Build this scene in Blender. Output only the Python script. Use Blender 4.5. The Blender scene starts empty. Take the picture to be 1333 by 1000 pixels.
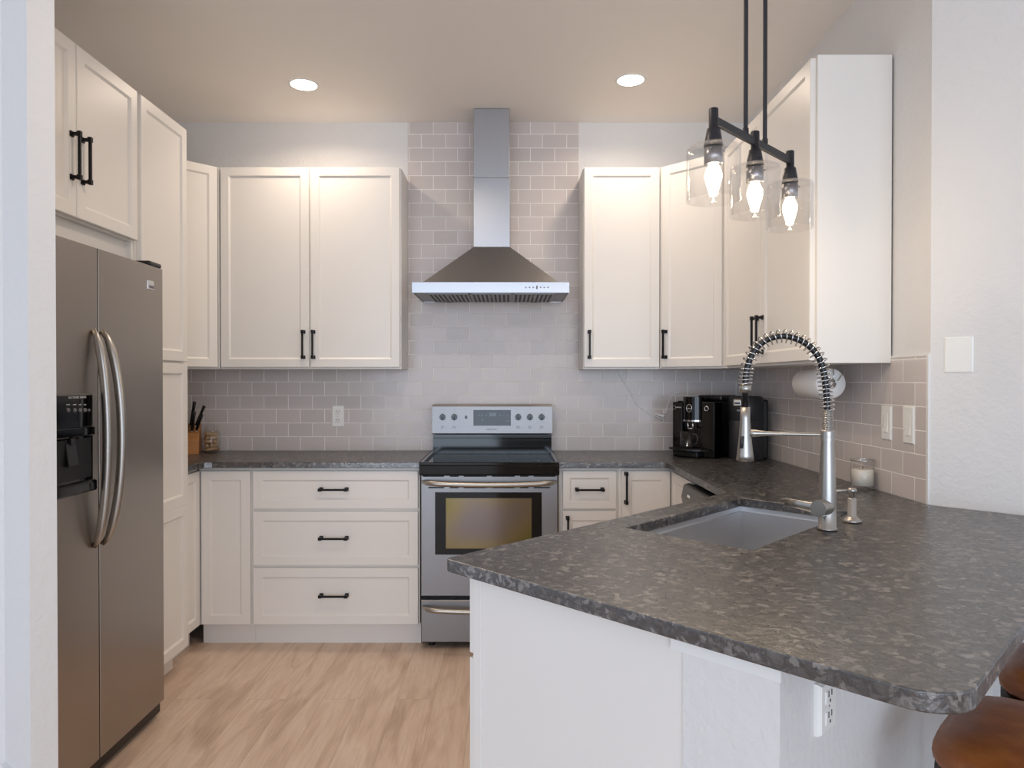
import bpy, bmesh, math, random
from mathutils import Vector, Matrix
C = bpy.context.scene.collection
PI = math.pi; S = 2 ** -.5

# ------------------------------------------------------------------ camera
TH = math.radians(.45); F = 906.0; CX = 661.08; CY = 503.1; H = 1.3764
cd = bpy.data.cameras.new('camera'); cam = bpy.data.objects.new('camera', cd); C.objects.link(cam)
cd.sensor_width = 36; cd.lens = F * 36 / 1333
cd.shift_x = (666.5 - CX) / 1333; cd.shift_y = (CY - 500) / 1333
cam.location = (0, 0, H); cam.rotation_euler = (PI / 2 - TH, 0, 0)
cd.clip_start = .05
bpy.context.scene.camera = cam
vs = bpy.context.scene.view_settings
bpy.context.scene.display_settings.display_device = 'sRGB'
vs.view_transform = 'Standard'; vs.look = 'None'; vs.gamma = 1; vs.use_curve_mapping = False
bpy.context.scene.cycles.max_bounces = 14; bpy.context.scene.cycles.diffuse_bounces = 8; bpy.context.scene.cycles.transparent_max_bounces = 16
vs.exposure = 0.36

# ------------------------------------------------------------------ light
W = bpy.data.worlds.new('world'); bpy.context.scene.world = W; W.use_nodes = True
bg = W.node_tree.nodes['Background']; bg.inputs[0].default_value = (.74, .84, 1, 1); bg.inputs[1].default_value = .72

def area(name, loc, target, sx, sy, power, col, shape='RECTANGLE', spread=180):
    l = bpy.data.lights.new(name, 'AREA'); l.shape = shape; l.size = sx; l.size_y = sy
    l.energy = power; l.color = col; l.spread = math.radians(spread)
    o = bpy.data.objects.new(name, l); C.objects.link(o); o.location = loc
    d = Vector(target) - Vector(loc); o.rotation_euler = d.to_track_quat('-Z', 'Y').to_euler()
    return o
# daylight from the big living-room windows behind the camera
area('window_daylight', (.0, -6.9, 1.45), (-.2, 3, 2.0), 8.0, 2.7, 238, (.70, .83, 1))
WARM = (1, .81, .63)

# ------------------------------------------------------------------ pixel -> world on a known plane
D = 4.176; ZC = .9595; DF = 3.562; DU = 3.897; XR = 1.4145; TOP = 2.573; ZB = 1.4487
XP = -1.5267; XF = -1.416; XC = .8155; XU = 1.1194; ZCEIL = 2.925
T = Vector((-.1491, 1.6316)); E1 = Vector((S, -S)); E2 = Vector((S, S)); PL = 1.611; PW = 1.043; PB = 1.363
def ray(x, y):
    f = Vector((0, math.cos(TH), -math.sin(TH))); u = Vector((0, math.sin(TH), math.cos(TH)))
    return f + Vector((1, 0, 0)) * ((x - CX) / F) + u * ((CY - y) / F)
def hit(x, y, p, n):
    d = ray(x, y); o = Vector((0, 0, H)); p = Vector(p); n = Vector(n)
    return o + d * ((p - o).dot(n) / d.dot(n))
def atY(x, y, Y): return hit(x, y, (0, Y, 0), (0, 1, 0))
def atX(x, y, X): return hit(x, y, (X, 0, 0), (1, 0, 0))
def atZ(x, y, Z): return hit(x, y, (0, 0, Z), (0, 0, 1))

# ------------------------------------------------------------------ materials
def lin(c):
    if isinstance(c, str): c = [int(c[i:i + 2], 16) / 255 for i in (0, 2, 4)]
    return [x / 12.92 if x <= .04045 else ((x + .055) / 1.055) ** 2.4 for x in c] + [1]
class NT:
    def __init__(s, name):
        s.m = bpy.data.materials.new(name); s.m.use_nodes = True; s.t = s.m.node_tree
        s.b = s.t.nodes['Principled BSDF']; s.out = s.t.nodes['Material Output']
    def n(s, typ, **kw):
        n = s.t.nodes.new('ShaderNode' + typ)
        for k, v in kw.items():
            if k in n.inputs.keys(): s.set(n, k, v)
            else: setattr(n, k, v)
        return n
    def set(s, n, k, v):
        i = n.inputs[k]
        if isinstance(v, bpy.types.NodeSocket): s.t.links.new(v, i)
        else: i.default_value = v
    def p(s, **kw):
        for k, v in kw.items(): s.set(s.b, k.replace('_', ' '), v)
        return s
    def coord(s, scale=(1, 1, 1), rot=(0, 0, 0), loc=(0, 0, 0)):
        c = s.n('TexCoord'); m = s.n('Mapping'); s.t.links.new(c.outputs['Object'], m.inputs[0])
        m.inputs['Scale'].default_value = scale; m.inputs['Rotation'].default_value = rot; m.inputs['Location'].default_value = loc
        return m.outputs[0]
    def noise(s, vec, scale, detail=3, rough=.5, dist=0):
        n = s.n('TexNoise'); s.set(n, 'Vector', vec); n.inputs['Scale'].default_value = scale
        n.inputs['Detail'].default_value = detail; n.inputs['Roughness'].default_value = rough; n.inputs['Distortion'].default_value = dist
        return n.outputs[0]
    def ramp(s, fac, stops):
        r = s.n('ValToRGB'); s.t.links.new(fac, r.inputs[0]); e = r.color_ramp.elements
        e[0].position, e[0].color = stops[0][0], stops[0][1]; e[1].position, e[1].color = stops[-1][0], stops[-1][1]
        for q, c in stops[1:-1]: x = e.new(q); x.color = c
        return r.outputs[0]
    def mix(s, f, a, b, mode='MIX'):
        m = s.n('Mix', data_type='RGBA', blend_type=mode)
        for k, v in ((0, f), (6, a), (7, b)):
            if isinstance(v, bpy.types.NodeSocket): s.t.links.new(v, m.inputs[k])
            else: m.inputs[k].default_value = v
        return m.outputs[2]
    def bump(s, h, strength, dist=.01, normal=None):
        b = s.n('Bump'); s.t.links.new(h, b.inputs['Height']); b.inputs['Strength'].default_value = strength; b.inputs['Distance'].default_value = dist
        if normal: s.t.links.new(normal, b.inputs['Normal'])
        return b.outputs[0]
def simple(name, col, rough=.5, metal=0, **kw):
    a = NT(name); a.p(Base_Color=lin(col), Roughness=rough, Metallic=metal, **kw); return a.m

M = {}
def painted(name, col, sc=48, st=.2, rough=.6):
    a = NT(name); v = a.coord(); n1 = a.noise(v, sc, 4, .55, .4)
    r = a.ramp(n1, [(.38, (0, 0, 0, 1)), (.62, (1, 1, 1, 1))])
    a.p(Base_Color=lin(col), Roughness=rough, Normal=a.bump(r, st, .004)); return a.m
M['wall'] = painted('white_knockdown_wall_paint', 'DFDEDD')
M['ceiling'] = painted('ceiling_paint', 'F0ECE8', 90, .05)
M['trim'] = simple('white_trim_paint', 'E8E8E6', .4)
def cab():
    a = NT('white_cabinet_paint'); n1 = a.noise(a.coord(), 3, 2)
    c = a.mix(n1, lin('E9E6E1'), lin('E6E3DE')); a.p(Base_Color=c, Roughness=.36); return a.m
M['cab'] = cab()
M['black'] = simple('matte_black_metal', '17161A', .42, .6)
M['slate'] = simple('slate_black_metal', '34353A', .45, .5)
M['satin'] = simple('satin_grey_metal', '8A8A90', .35, .9)
M['blackplastic'] = simple('black_plastic', '0C0C0E', .35)
M['gloss'] = simple('gloss_black', '040405', .09, 0, Specular_IOR_Level=.4)
M['dark'] = simple('dark_gap', '0A0A0A', .8)
M['plate'] = simple('white_plastic', 'EEEEEA', .3)
M['slot'] = simple('slot_black', '141414', .6)
def steel(name, col, rough, axis, amt=.03, aniso=.6):
    a = NT(name); sc = [4, 4, 4]; 
    for i in range(3):
        if i != axis: sc[i] = 500
    n1 = a.noise(a.coord(tuple(sc)), 1, 2)
    c = a.mix(n1, lin(col), [min(1, x * 1.07) for x in lin(col)[:3]] + [1])
    r = a.n('MapRange'); a.t.links.new(n1, r.inputs[0]); r.inputs[3].default_value = rough - amt; r.inputs[4].default_value = rough + amt
    a.p(Base_Color=c, Metallic=1.0, Roughness=r.outputs[0]); return a.m
M['steel'] = steel('brushed_steel', '8E8D8E', .42, 0)
M['steel_v'] = steel('brushed_steel_vertical', 'ACAEB3', .32, 2)
M['fridge'] = steel('fridge_steel', 'A59D95', .36, 1, .03)
M['nickel'] = simple('brushed_nickel', 'B0ACA6', .33, 1)
M['chrome'] = simple('chrome', 'C8C8C8', .1, 1)
M['sink'] = steel('sink_steel', 'D4D6DA', .37, 0, .04)

def tile(name, ang, off):
    a = NT(name); tc = a.n('TexCoord'); sp = a.n('SeparateXYZ'); a.t.links.new(tc.outputs['Object'], sp.inputs[0])
    cb = a.n('CombineXYZ'); a.t.links.new(sp.outputs[0 if ang == 0 else 1], cb.inputs[0]); a.t.links.new(sp.outputs[2], cb.inputs[1])
    mp = a.n('Mapping'); a.t.links.new(cb.outputs[0], mp.inputs[0]); mp.inputs['Location'].default_value = off
    def brick(ms, c1, c2, cm, smooth=.0):
        b = a.n('TexBrick'); a.t.links.new(mp.outputs[0], b.inputs['Vector']); b.offset = .5; b.squash = 1
        b.inputs['Color1'].default_value = c1; b.inputs['Color2'].default_value = c2; b.inputs['Mortar'].default_value = cm
        b.inputs['Scale'].default_value = 1; b.inputs['Mortar Size'].default_value = ms; b.inputs['Mortar Smooth'].default_value = smooth
        b.inputs['Brick Width'].default_value = .1452; b.inputs['Row Height'].default_value = .0823; b.inputs['Bias'].default_value = 0
        return b
    b = brick(.0017, lin('D3CAC6'), lin('C9C1BD'), lin('F6F2EE'))
    bb = brick(.0035, (0, 0, 0, 1), (1, 1, 1, 1), (0, 0, 0, 1), 1)
    w = a.noise(tc.outputs['Object'], 9, 2, .5, .3)
    inv = a.n('Math', operation='SUBTRACT'); inv.inputs[0].default_value = 1; a.t.links.new(bb.outputs['Fac'], inv.inputs[1])
    nb = a.bump(w, .10, .02); n2 = a.bump(inv.outputs[0], .5, .0015, nb)
    rr = a.n('MapRange'); a.t.links.new(b.outputs['Fac'], rr.inputs[0]); rr.inputs[3].default_value = .22; rr.inputs[4].default_value = .7
    a.p(Base_Color=b.outputs['Color'], Roughness=rr.outputs[0], Normal=n2, Specular_IOR_Level=.38); return a.m
M['tile'] = tile('grey_subway_tile', 0, (.0102, .0281, 0))
M['tile_side'] = tile('grey_subway_tile_side', 1, (-.0218, .0281, 0))

def granite():
    a = NT('leathered_granite'); v = a.coord(); wv = a.n('VectorMath', operation='ADD')
    nn = a.n('TexNoise'); a.t.links.new(v, nn.inputs['Vector']); nn.inputs['Scale'].default_value = 30; nn.inputs['Detail'].default_value = 6
    sc = a.n('VectorMath', operation='SCALE'); a.t.links.new(nn.outputs['Color'], sc.inputs[0]); sc.inputs['Scale'].default_value = .05
    a.t.links.new(v, wv.inputs[0]); a.t.links.new(sc.outputs[0], wv.inputs[1]); wv = wv.outputs[0]
    vo = a.n('TexVoronoi'); a.t.links.new(wv, vo.inputs['Vector']); vo.inputs['Scale'].default_value = 76; vo.inputs['Randomness'].default_value = 1
    sep = a.n('SeparateColor'); a.t.links.new(vo.outputs['Color'], sep.inputs[0])
    fl = a.ramp(sep.outputs[0], [(.35, lin('1E1D20')), (.62, lin('2F2E2E')), (.80, lin('4C4946')), (.95, lin('908B86'))])
    vo2 = a.n('TexVoronoi'); a.t.links.new(wv, vo2.inputs['Vector']); vo2.inputs['Scale'].default_value = 150
    sep2 = a.n('SeparateColor'); a.t.links.new(vo2.outputs['Color'], sep2.inputs[0])
    f2 = a.ramp(sep2.outputs[1], [(.2, lin('17171A')), (.6, lin('302F31')), (.95, lin('6A6663'))])
    big = a.noise(v, 5, 5, .6); bm_ = a.ramp(big, [(.35, (.35, .35, .35, 1)), (.65, (.75, .75, .75, 1))])
    c = a.mix(bm_, f2, fl)
    n3 = a.noise(v, 120, 3); n4 = a.noise(wv, 35, 4)
    hh = a.mix(.5, n3, n4)
    r = a.n('MapRange'); a.t.links.new(n4, r.inputs[0]); r.inputs[3].default_value = .20; r.inputs[4].default_value = .40
    a.p(Base_Color=c, Roughness=r.outputs[0], Normal=a.bump(hh, .5, .004), IOR=2.15); return a.m
M['granite'] = granite()

def floor():
    a = NT('light_oak_planks'); tc = a.n('TexCoord'); sp = a.n('SeparateXYZ'); a.t.links.new(tc.outputs['Object'], sp.inputs[0])
    cb = a.n('CombineXYZ'); a.t.links.new(sp.outputs[1], cb.inputs[0]); a.t.links.new(sp.outputs[0], cb.inputs[1])
    b = a.n('TexBrick'); a.t.links.new(cb.outputs[0], b.inputs['Vector']); b.offset = .37
    b.inputs['Color1'].default_value = (.0, .0, .0, 1); b.inputs['Color2'].default_value = (1, 1, 1, 1); b.inputs['Mortar'].default_value = (.5, .5, .5, 1)
    b.inputs['Scale'].default_value = 1; b.inputs['Mortar Size'].default_value = .0012; b.inputs['Brick Width'].default_value = 1.5; b.inputs['Row Height'].default_value = .16
    # every plank gets its own grain: shift the noise by the plank's colour
    sh = a.n('VectorMath', operation='SCALE'); a.t.links.new(b.outputs['Color'], sh.inputs[0]); sh.inputs['Scale'].default_value = 1.3
    ad = a.n('VectorMath', operation='ADD'); a.t.links.new(tc.outputs['Object'], ad.inputs[0]); a.t.links.new(sh.outputs[0], ad.inputs[1])
    mp = a.n('Mapping'); a.t.links.new(ad.outputs[0], mp.inputs[0]); mp.inputs['Scale'].default_value = (7, 1.3, 1)
    n1 = a.noise(mp.outputs[0], 1.3, 4, .5, 1.2)
    mp2 = a.n('Mapping'); a.t.links.new(ad.outputs[0], mp2.inputs[0]); mp2.inputs['Scale'].default_value = (55, 3, 1)
    n2 = a.noise(mp2.outputs[0], 2.0, 5, .6, .5)
    c1 = a.ramp(n1, [(.32, lin('B0957F')), (.47, lin('D0B5A0')), (.58, lin('DAC4B1')), (.70, lin('CDB39F'))])
    g = a.ramp(n2, [(.3, lin('B19A88')), (.62, lin('DCC8B6'))])
    c = a.mix(.32, c1, g)
    seam = a.mix(b.outputs['Fac'], c, lin('B59E8B'))
    a.p(Base_Color=seam, Roughness=.42, Normal=a.bump(n2, .05, .002)); return a.m
M['floor'] = floor()

def glass(name, tint=(1, 1, 1, 1), edge=.55, rough=.02):
    a = NT(name); t = a.n('BsdfTransparent'); t.inputs[0].default_value = tint
    g = a.n('BsdfGlossy'); g.inputs['Roughness'].default_value = rough; lw = a.n('LayerWeight'); lw.inputs[0].default_value = .18
    mr = a.n('MapRange'); a.t.links.new(lw.outputs['Facing'], mr.inputs[0]); mr.inputs[3].default_value = .02; mr.inputs[4].default_value = edge
    mx = a.n('MixShader'); a.t.links.new(mr.outputs[0], mx.inputs[0]); a.t.links.new(t.outputs[0], mx.inputs[1]); a.t.links.new(g.outputs[0], mx.inputs[2])
    a.t.links.new(mx.outputs[0], a.out.inputs[0]); return a.m
M['glass'] = glass('clear_glass', (1, 1, 1, 1), .45)
def emit(name, col, st):
    a = NT(name); a.p(Base_Color=(0, 0, 0, 1), Emission_Color=col + (1,) if len(col) == 3 else col, Emission_Strength=st); return a.m
M['lamp'] = emit('lamp_lens', (1, .93, .84), 9)
M['bulb'] = emit('bulb_glow', (1, .84, .62), 9)
M['wax'] = simple('candle_wax', 'EFE9DC', .5, Subsurface_Weight=.3)
M['paper'] = simple('paper_towel', 'F3F1EE', .9)
M['card'] = simple('cardboard', '7A6A58', .9)
M['cork'] = simple('cork', 'B89B78', .9)
def wood(name, a1, a2):
    a = NT(name); n1 = a.noise(a.coord((6, 6, 60)), 4, 3); a.p(Base_Color=a.mix(n1, lin(a1), lin(a2)), Roughness=.5); return a.m
M['wood'] = wood('knife_block_wood', 'A9713F', 'C48B55')
def leather():
    a = NT('brown_leather'); v = a.coord(); n1 = a.noise(v, 5, 5, .6); n2 = a.noise(v, 250, 3)
    c = a.ramp(n1, [(.3, lin('5A2F14')), (.52, lin('8E5022')), (.72, lin('B0713A'))])
    a.p(Base_Color=c, Roughness=.38, Normal=a.bump(n2, .2, .002)); return a.m
M['leather'] = leather()
def gunmetal():
    a = NT('worn_gunmetal'); n1 = a.noise(a.coord(), 14, 4, .6)
    a.p(Base_Color=a.ramp(n1, [(.4, lin('2A2826')), (.7, lin('5B544E'))]), Metallic=.8, Roughness=.42); return a.m
M['gun'] = gunmetal()
def ovenglass():
    a = NT('oven_glass_painted_reflection'); a.p(Base_Color=lin('1B1712'), Roughness=.16, Metallic=.9)
    v = a.coord(); n1 = a.noise(v, 2.2, 2, .4)
    c = a.ramp(n1, [(.35, lin('7E736E')), (.47, lin('87795A')), (.58, lin('79733C')), (.70, lin('6E6468'))]); a.p(Base_Color=c); return a.m  # mottled beige and olive paint the room's reflection into the glass colour
M['oven'] = ovenglass()
M['ink'] = simple('grey_print', '6E6E72', .5)
M['inkwhite'] = simple('white_print', 'C9C9C9', .5)
M['charcoal'] = simple('charcoal_plastic', '26272B', .4)
M['screen'] = simple('blue_grey_display', '3A4652', .08)
M['dwsteel'] = steel('dishwasher_steel', '7E7C7A', .36, 1)
M['cordmat'] = simple('white_cord', 'F6F6F8', .4)

# ------------------------------------------------------------------ builders
def FR(x, y, ang, z=0): return Matrix.Translation((x, y, z)) @ Matrix.Rotation(ang, 4, 'Z')
I4 = Matrix.Identity(4)
def put(o, label=None, cat=None, group=None, kind=None):
    if label: o['label'] = label
    if cat: o['category'] = cat
    if group: o['group'] = group
    if kind: o['kind'] = kind
    return o
WM = {}
def empty(name, fr, label, cat, group=None):
    o = bpy.data.objects.new(name, None); C.objects.link(o); o.matrix_world = fr; o.empty_display_size = .05
    WM[o.name] = fr.copy(); return put(o, label, cat, group)
class B:
    def __init__(s, fr=I4): s.bm = bmesh.new(); s.fr = fr; s.mi = 0
    def _add(s, vs_, fs, smooth=False):
        bv = [s.bm.verts.new(s.fr @ Vector(v)) for v in vs_]
        out = []
        for f in fs:
            try:
                q = s.bm.faces.new([bv[i] for i in f]); q.smooth = smooth; q.material_index = s.mi; out.append(q)
            except ValueError: pass
        return bv
    def box(s, x0, x1, y0, y1, z0, z1, c=0):
        if x0 > x1: x0, x1 = x1, x0
        if y0 > y1: y0, y1 = y1, y0
        if z0 > z1: z0, z1 = z1, z0
        if c <= 0:
            v = [(x, y, z) for x in (x0, x1) for y in (y0, y1) for z in (z0, z1)]
            s._add(v, [(0, 1, 3, 2), (4, 6, 7, 5), (0, 4, 5, 1), (2, 3, 7, 6), (0, 2, 6, 4), (1, 5, 7, 3)]); return s
        c = min(c, (x1 - x0) * .49, (y1 - y0) * .49, (z1 - z0) * .49)
        t = bmesh.new(); bmesh.ops.create_cube(t, size=1)
        for v in t.verts: v.co = Vector(((x0 + x1) / 2 + v.co.x * (x1 - x0), (y0 + y1) / 2 + v.co.y * (y1 - y0), (z0 + z1) / 2 + v.co.z * (z1 - z0)))
        bmesh.ops.bevel(t, geom=list(t.edges), offset=c, segments=2, profile=.5, affect='EDGES')
        s.merge(t); return s
    def merge(s, t, mtx=None):
        t.verts.index_update(); vs_ = [(mtx @ v.co if mtx else v.co.copy()) for v in t.verts]
        s._add(vs_, [[v.index for v in f.verts] for f in t.faces], False); t.free()
    def prism(s, poly, axis, a, b, smooth=False):
        """poly: list of 2-D points; axis 'x': (y,z), 'y': (x,z), 'z': (x,y)"""
        def P(p, q): return {'x': (q, p[0], p[1]), 'y': (p[0], q, p[1]), 'z': (p[0], p[1], q)}[axis]
        n = len(poly); v = [P(p, a) for p in poly] + [P(p, b) for p in poly]
        s._add(v, [list(range(n))[::-1], list(range(n, 2 * n))]);
        v2 = [P(p, a) for p in poly] + [P(p, b) for p in poly]
        s._add(v2, [(i, (i + 1) % n, n + (i + 1) % n, n + i) for i in range(n)], smooth); return s
    def lathe(s, prof, cx=0, cy=0, seg=32, mtx=None, smooth=True):
        """prof: (r, z) list"""
        m = mtx or Matrix.Translation((cx, cy, 0)); v = []; n = len(prof)
        for k in range(seg):
            a = 2 * PI * k / seg
            for r, z in prof: v.append(m @ Vector((max(r, 1e-5) * math.cos(a), max(r, 1e-5) * math.sin(a), z)))
        f = [(k * n + i, ((k + 1) % seg) * n + i, ((k + 1) % seg) * n + i + 1, k * n + i + 1) for k in range(seg) for i in range(n - 1)]
        s._add(v, f, smooth); return s
    def cyl(s, p0, p1, r0, r1=None, seg=20, smooth=True):
        r1 = r0 if r1 is None else r1; p0 = Vector(p0); p1 = Vector(p1); d = p1 - p0
        m = Matrix.Translation(p0) @ d.to_track_quat('Z', 'Y').to_matrix().to_4x4(); L = d.length
        s.lathe([(0, 0), (r0, 0)], mtx=m, seg=seg, smooth=False); s.lathe([(r0, 0), (r1, L)], mtx=m, seg=seg, smooth=smooth)
        s.lathe([(r1, L), (0, L)], mtx=m, seg=seg, smooth=False); return s
    def tube(s, pts, r, seg=10, flat=None, closed=False, up=None):
        """r: number or list; flat: (ru, rv) multipliers"""
        pts = [Vector(p) for p in pts]; n = len(pts); rs = r if isinstance(r, (list, tuple)) else [r] * n
        prev = None; rings = []
        for i in range(n):
            t = (pts[min(i + 1, n - 1)] - pts[max(i - 1, 0)]).normalized()
            if up is not None: u = Vector(up) - t * Vector(up).dot(t)
            elif prev is None:
                u = Vector((0, 0, 1)) if abs(t.z) < .9 else Vector((1, 0, 0)); u = u - t * u.dot(t)
            else: u = prev - t * prev.dot(t)
            u.normalize(); prev = u; w = t.cross(u)
            fu, fv = flat or (1, 1)
            rings.append([pts[i] + u * math.cos(2 * PI * k / seg) * rs[i] * fu + w * math.sin(2 * PI * k / seg) * rs[i] * fv for k in range(seg)])
        v = [q for rg in rings for q in rg]
        f = [(i * seg + k, i * seg + (k + 1) % seg, (i + 1) * seg + (k + 1) % seg, (i + 1) * seg + k) for i in range(n - 1) for k in range(seg)]
        f += [list(range(seg))[::-1], [(n - 1) * seg + k for k in range(seg)]]
        s._add(v, f, True); return s
    def rings(s, x0, x1, z0, z1, ring, back):
        """nested rectangular loops in the x-z plane; ring = [(inset, y)...]; back = y of the back"""
        L = [(0, back)] + ring; v = []
        for ins, y in L: v += [(x0 + ins, y, z0 + ins), (x1 - ins, y, z0 + ins), (x1 - ins, y, z1 - ins), (x0 + ins, y, z1 - ins)]
        f = [(3, 2, 1, 0)]
        for i in range(len(L) - 1):
            for k in range(4): f.append((i * 4 + k, i * 4 + (k + 1) % 4, (i + 1) * 4 + (k + 1) % 4, (i + 1) * 4 + k))
        q = (len(L) - 1) * 4; f.append((q, q + 1, q + 2, q + 3)); s._add(v, f); return s
    def build(s, name, mat, parent=None, mats=None, **kw):
        bmesh.ops.recalc_face_normals(s.bm, faces=list(s.bm.faces))
        pw = I4
        if parent is not None: pw = WM[parent.name]
        inv = pw.inverted()
        if parent is None and kw.get('origin') is not None: pw = Matrix.Translation(kw['origin']); inv = pw.inverted()
        s.bm.transform(inv)
        me = bpy.data.meshes.new(name); s.bm.to_mesh(me); s.bm.free()
        for m in (mats or [mat]): me.materials.append(m)
        o = bpy.data.objects.new(name, me); C.objects.link(o)
        if parent is not None: o.parent = parent
        else: o.matrix_world = pw
        WM[o.name] = pw.copy()
        return put(o, kw.get('label'), kw.get('cat'), kw.get('group'), kw.get('kind'))
def struct(name, b, mat): return b.build(name, mat, kind='structure')

FW = .046
def front(fr, x0, x1, z0, z1, yf, parent, name='door', rec=.008, fw=FW, mid=None, th=.02):
    b = B(fr); ch = .0025
    if mid is None:
        b.rings(x0, x1, z0, z1, [(0, yf + ch), (ch, yf), (fw, yf), (fw + .009, yf + rec)], yf + th)
    else:   # two panels over one frame: outer slab with two recessed fields
        b.rings(x0, x1, z0, mid, [(0, yf + ch), (ch, yf), (fw, yf), (fw + .009, yf + rec)], yf + th)
        b.rings(x0, x1, mid, z1, [(0, yf + ch), (0.0001, yf), (fw, yf), (fw + .009, yf + rec)], yf + th)
    return b.build(name, M['cab'], parent)
def pull(fr, cx, cz, L, vert, yf, parent):
    b = B(fr); hw = .0062; ew = .0095
    def bx(a0, a1, w, y0, y1, c=.001):
        if vert: b.box(cx - w, cx + w, y0, y1, cz + a0, cz + a1, c)
        else: b.box(cx + a0, cx + a1, y0, y1, cz - w, cz + w, c)
    bx(-L / 2 + .008, L / 2 - .008, hw * .8, yf - .034, yf - .025)
    for sgn in (-1, 1):
        e0, e1 = sorted((sgn * (L / 2 - .018), sgn * L / 2)); bx(e0, e1, hw + .001, yf - .036, yf - .023)
        e0, e1 = sorted((sgn * (L / 2 - .015), sgn * (L / 2 - .004))); bx(e0, e1, hw, yf - .03, yf + .001)
        e0, e1 = sorted((sgn * (L / 2 - .019), sgn * L / 2)); bx(e0, e1, ew, yf - .006, yf + .001)
    return b.build('handle', M['black'], parent)

# ------------------------------------------------------------------ setting
b = B(); b.box(-3.6, 5.0, -7.6, 4.3, -.05, 0); struct('floor', b, M['floor'])
b = B(); b.box(-3.6, 5.0, -7.6, 4.3, ZCEIL, ZCEIL + .05); struct('ceiling', b, M['ceiling'])
b = B(); b.box(-2.3, 1.55, D + .008, D + .12, 0, ZCEIL); struct('wall_back', b, M['wall'])
b = B(); b.box(-2.29, -2.17, 2.09, D + .008, 0, ZCEIL); struct('wall_left', b, M['wall'])
Y45 = 2.340
b = B()   # right kitchen wall turning into the 45 degree wall
A = Vector((XR + .006, Y45)); far = A + E1 * 2.9; off = Vector((S, S)) * .12
b.prism([(A.x, D + .008), (A.x, A.y), (far.x, far.y), (far.x + off.x, far.y + off.y), (A.x + .12, A.y + .0497), (A.x + .12, D + .008)], 'z', 0, ZCEIL)
struct('wall_right', b, M['wall'])
b = B(); C2 = (-1.274, 1.85); C1 = (-1.236, 1.905)
b.prism([C2, C1, (-1.36, 2.075), (-2.95, 2.075), (-2.95, 2.0), (-1.45, 2.0)], 'z', 0, ZCEIL); struct('wall_left_return', b, M['wall'])
b = B(); q = Vector((-1.45 + 1.274, .15)).normalized(); nrm = Vector((q.y, -q.x)) * -.014
pa = Vector(C2) - q * -.002; pb = Vector((-1.44, 1.991)); nn_ = Vector((-.65, -.76)) * .014
b.prism([tuple(pa), tuple(pb), tuple(pb + nn_), tuple(pa + nn_)], 'z', 0, .28); struct('baseboard_left', b, M['trim'])
# tiles
XA, XB = -.599, .424
b = B(); yt = D
for x0, x1, z0, z1 in ((-2.17, XR, ZC, ZB + .02), (XA, XB, ZB + .02, ZCEIL)): b.box(x0, x1, yt, yt + .0079, z0, z1)
struct('wall_back_tiles', b, M['tile'])
b = B(); b.box(XR, XR + .0059, Y45 + .012, D, ZC, ZB + .012); struct('wall_right_tiles', b, M['tile_side'])
b = B(); b.box(XR - .001, XR + .006, Y45, Y45 + .0115, ZC, ZB + .020); b.box(XR - .001, XR + .0055, Y45 + .0116, 2.578, ZB + .0125, ZB + .020); struct('trim_1', b, M['trim'])

# ------------------------------------------------------------------ cabinets
UD = .27; CB = M['cab']
def upper(name, fr, x0, x1, label, doors, group=None, z0=ZB, z1=TOP, depth=UD, yf=0, hand=(), side=0.006):
    e = empty(name, fr @ Matrix.Translation(((x0 + x1) / 2, 0, z0)), label, 'cabinet', group)
    b = B(fr); b.box(x0, x1, yf + .021, yf + depth, z0 - .006, z1 + .001); b.build('cabinet_body', CB, e)
    for (a, c) in doors:
        d = front(fr, a, c, z0 + .004, z1 - .003, yf, e)
        for (hx, hz) in hand:
            if a < hx < c: pull(fr, hx, hz, .16, True, yf, d)
    return e
f0 = FR(0, DU, 0); xp = lambda x, Y=DU: (x - 661.08) / F * Y
hz = 1.4747 + .105
upper('upper_cabinet', f0, xp(286), XA, 'white two-door upper cabinet on the back wall left of the range hood', [(xp(287.3), xp(402.5)), (xp(404.5), xp(520.5))], hand=[(xp(395.5), hz), (xp(408.5), hz)], depth=.278)
upper('upper_cabinet', f0, XB, xp(859.5), 'white single-door upper cabinet just right of the range hood tiles', [(xp(760.3), xp(858.5))], hand=[(xp(767), hz)], depth=.278)
# right diagonal corner
fd = FR(xp(859.5) + .001, DU, -PI / 4); LD = (XU - xp(859.5)) / S
e = empty('corner_cabinet', fd, 'white diagonal corner upper cabinet right of the single-door upper cabinet', 'cabinet')
b = B(); o_ = .021 * S
b.prism([(xp(859.5) + .002 + .014, DU + .022), (XU + .017, DU - (XU - xp(859.5)) + .010), (XR - .002, DU - (XU - xp(859.5)) + .010), (XR - .002, D - .002), (xp(859.5) + .016, D - .002)], 'z', ZB - .006, TOP + .001)
b.build('cabinet_body', CB, e)
b = B(); b.cyl((xp(859.5) + .0068, DU + .0135, ZB - .004), (xp(859.5) + .0068, DU + .0135, TOP - .001), .006, seg=12); b.cyl((XU + .0115, DU - (XU - xp(859.5)) + .0155, ZB - .004), (XU + .0115, DU - (XU - xp(859.5)) + .0155, TOP - .001), .006, seg=12); b.build('corner_stile', CB, e)
d = front(fd, .006, LD - .006, ZB + .004, TOP - .003, 0, e); pull(fd, .035, hz, .16, True, 0, d)
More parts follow.
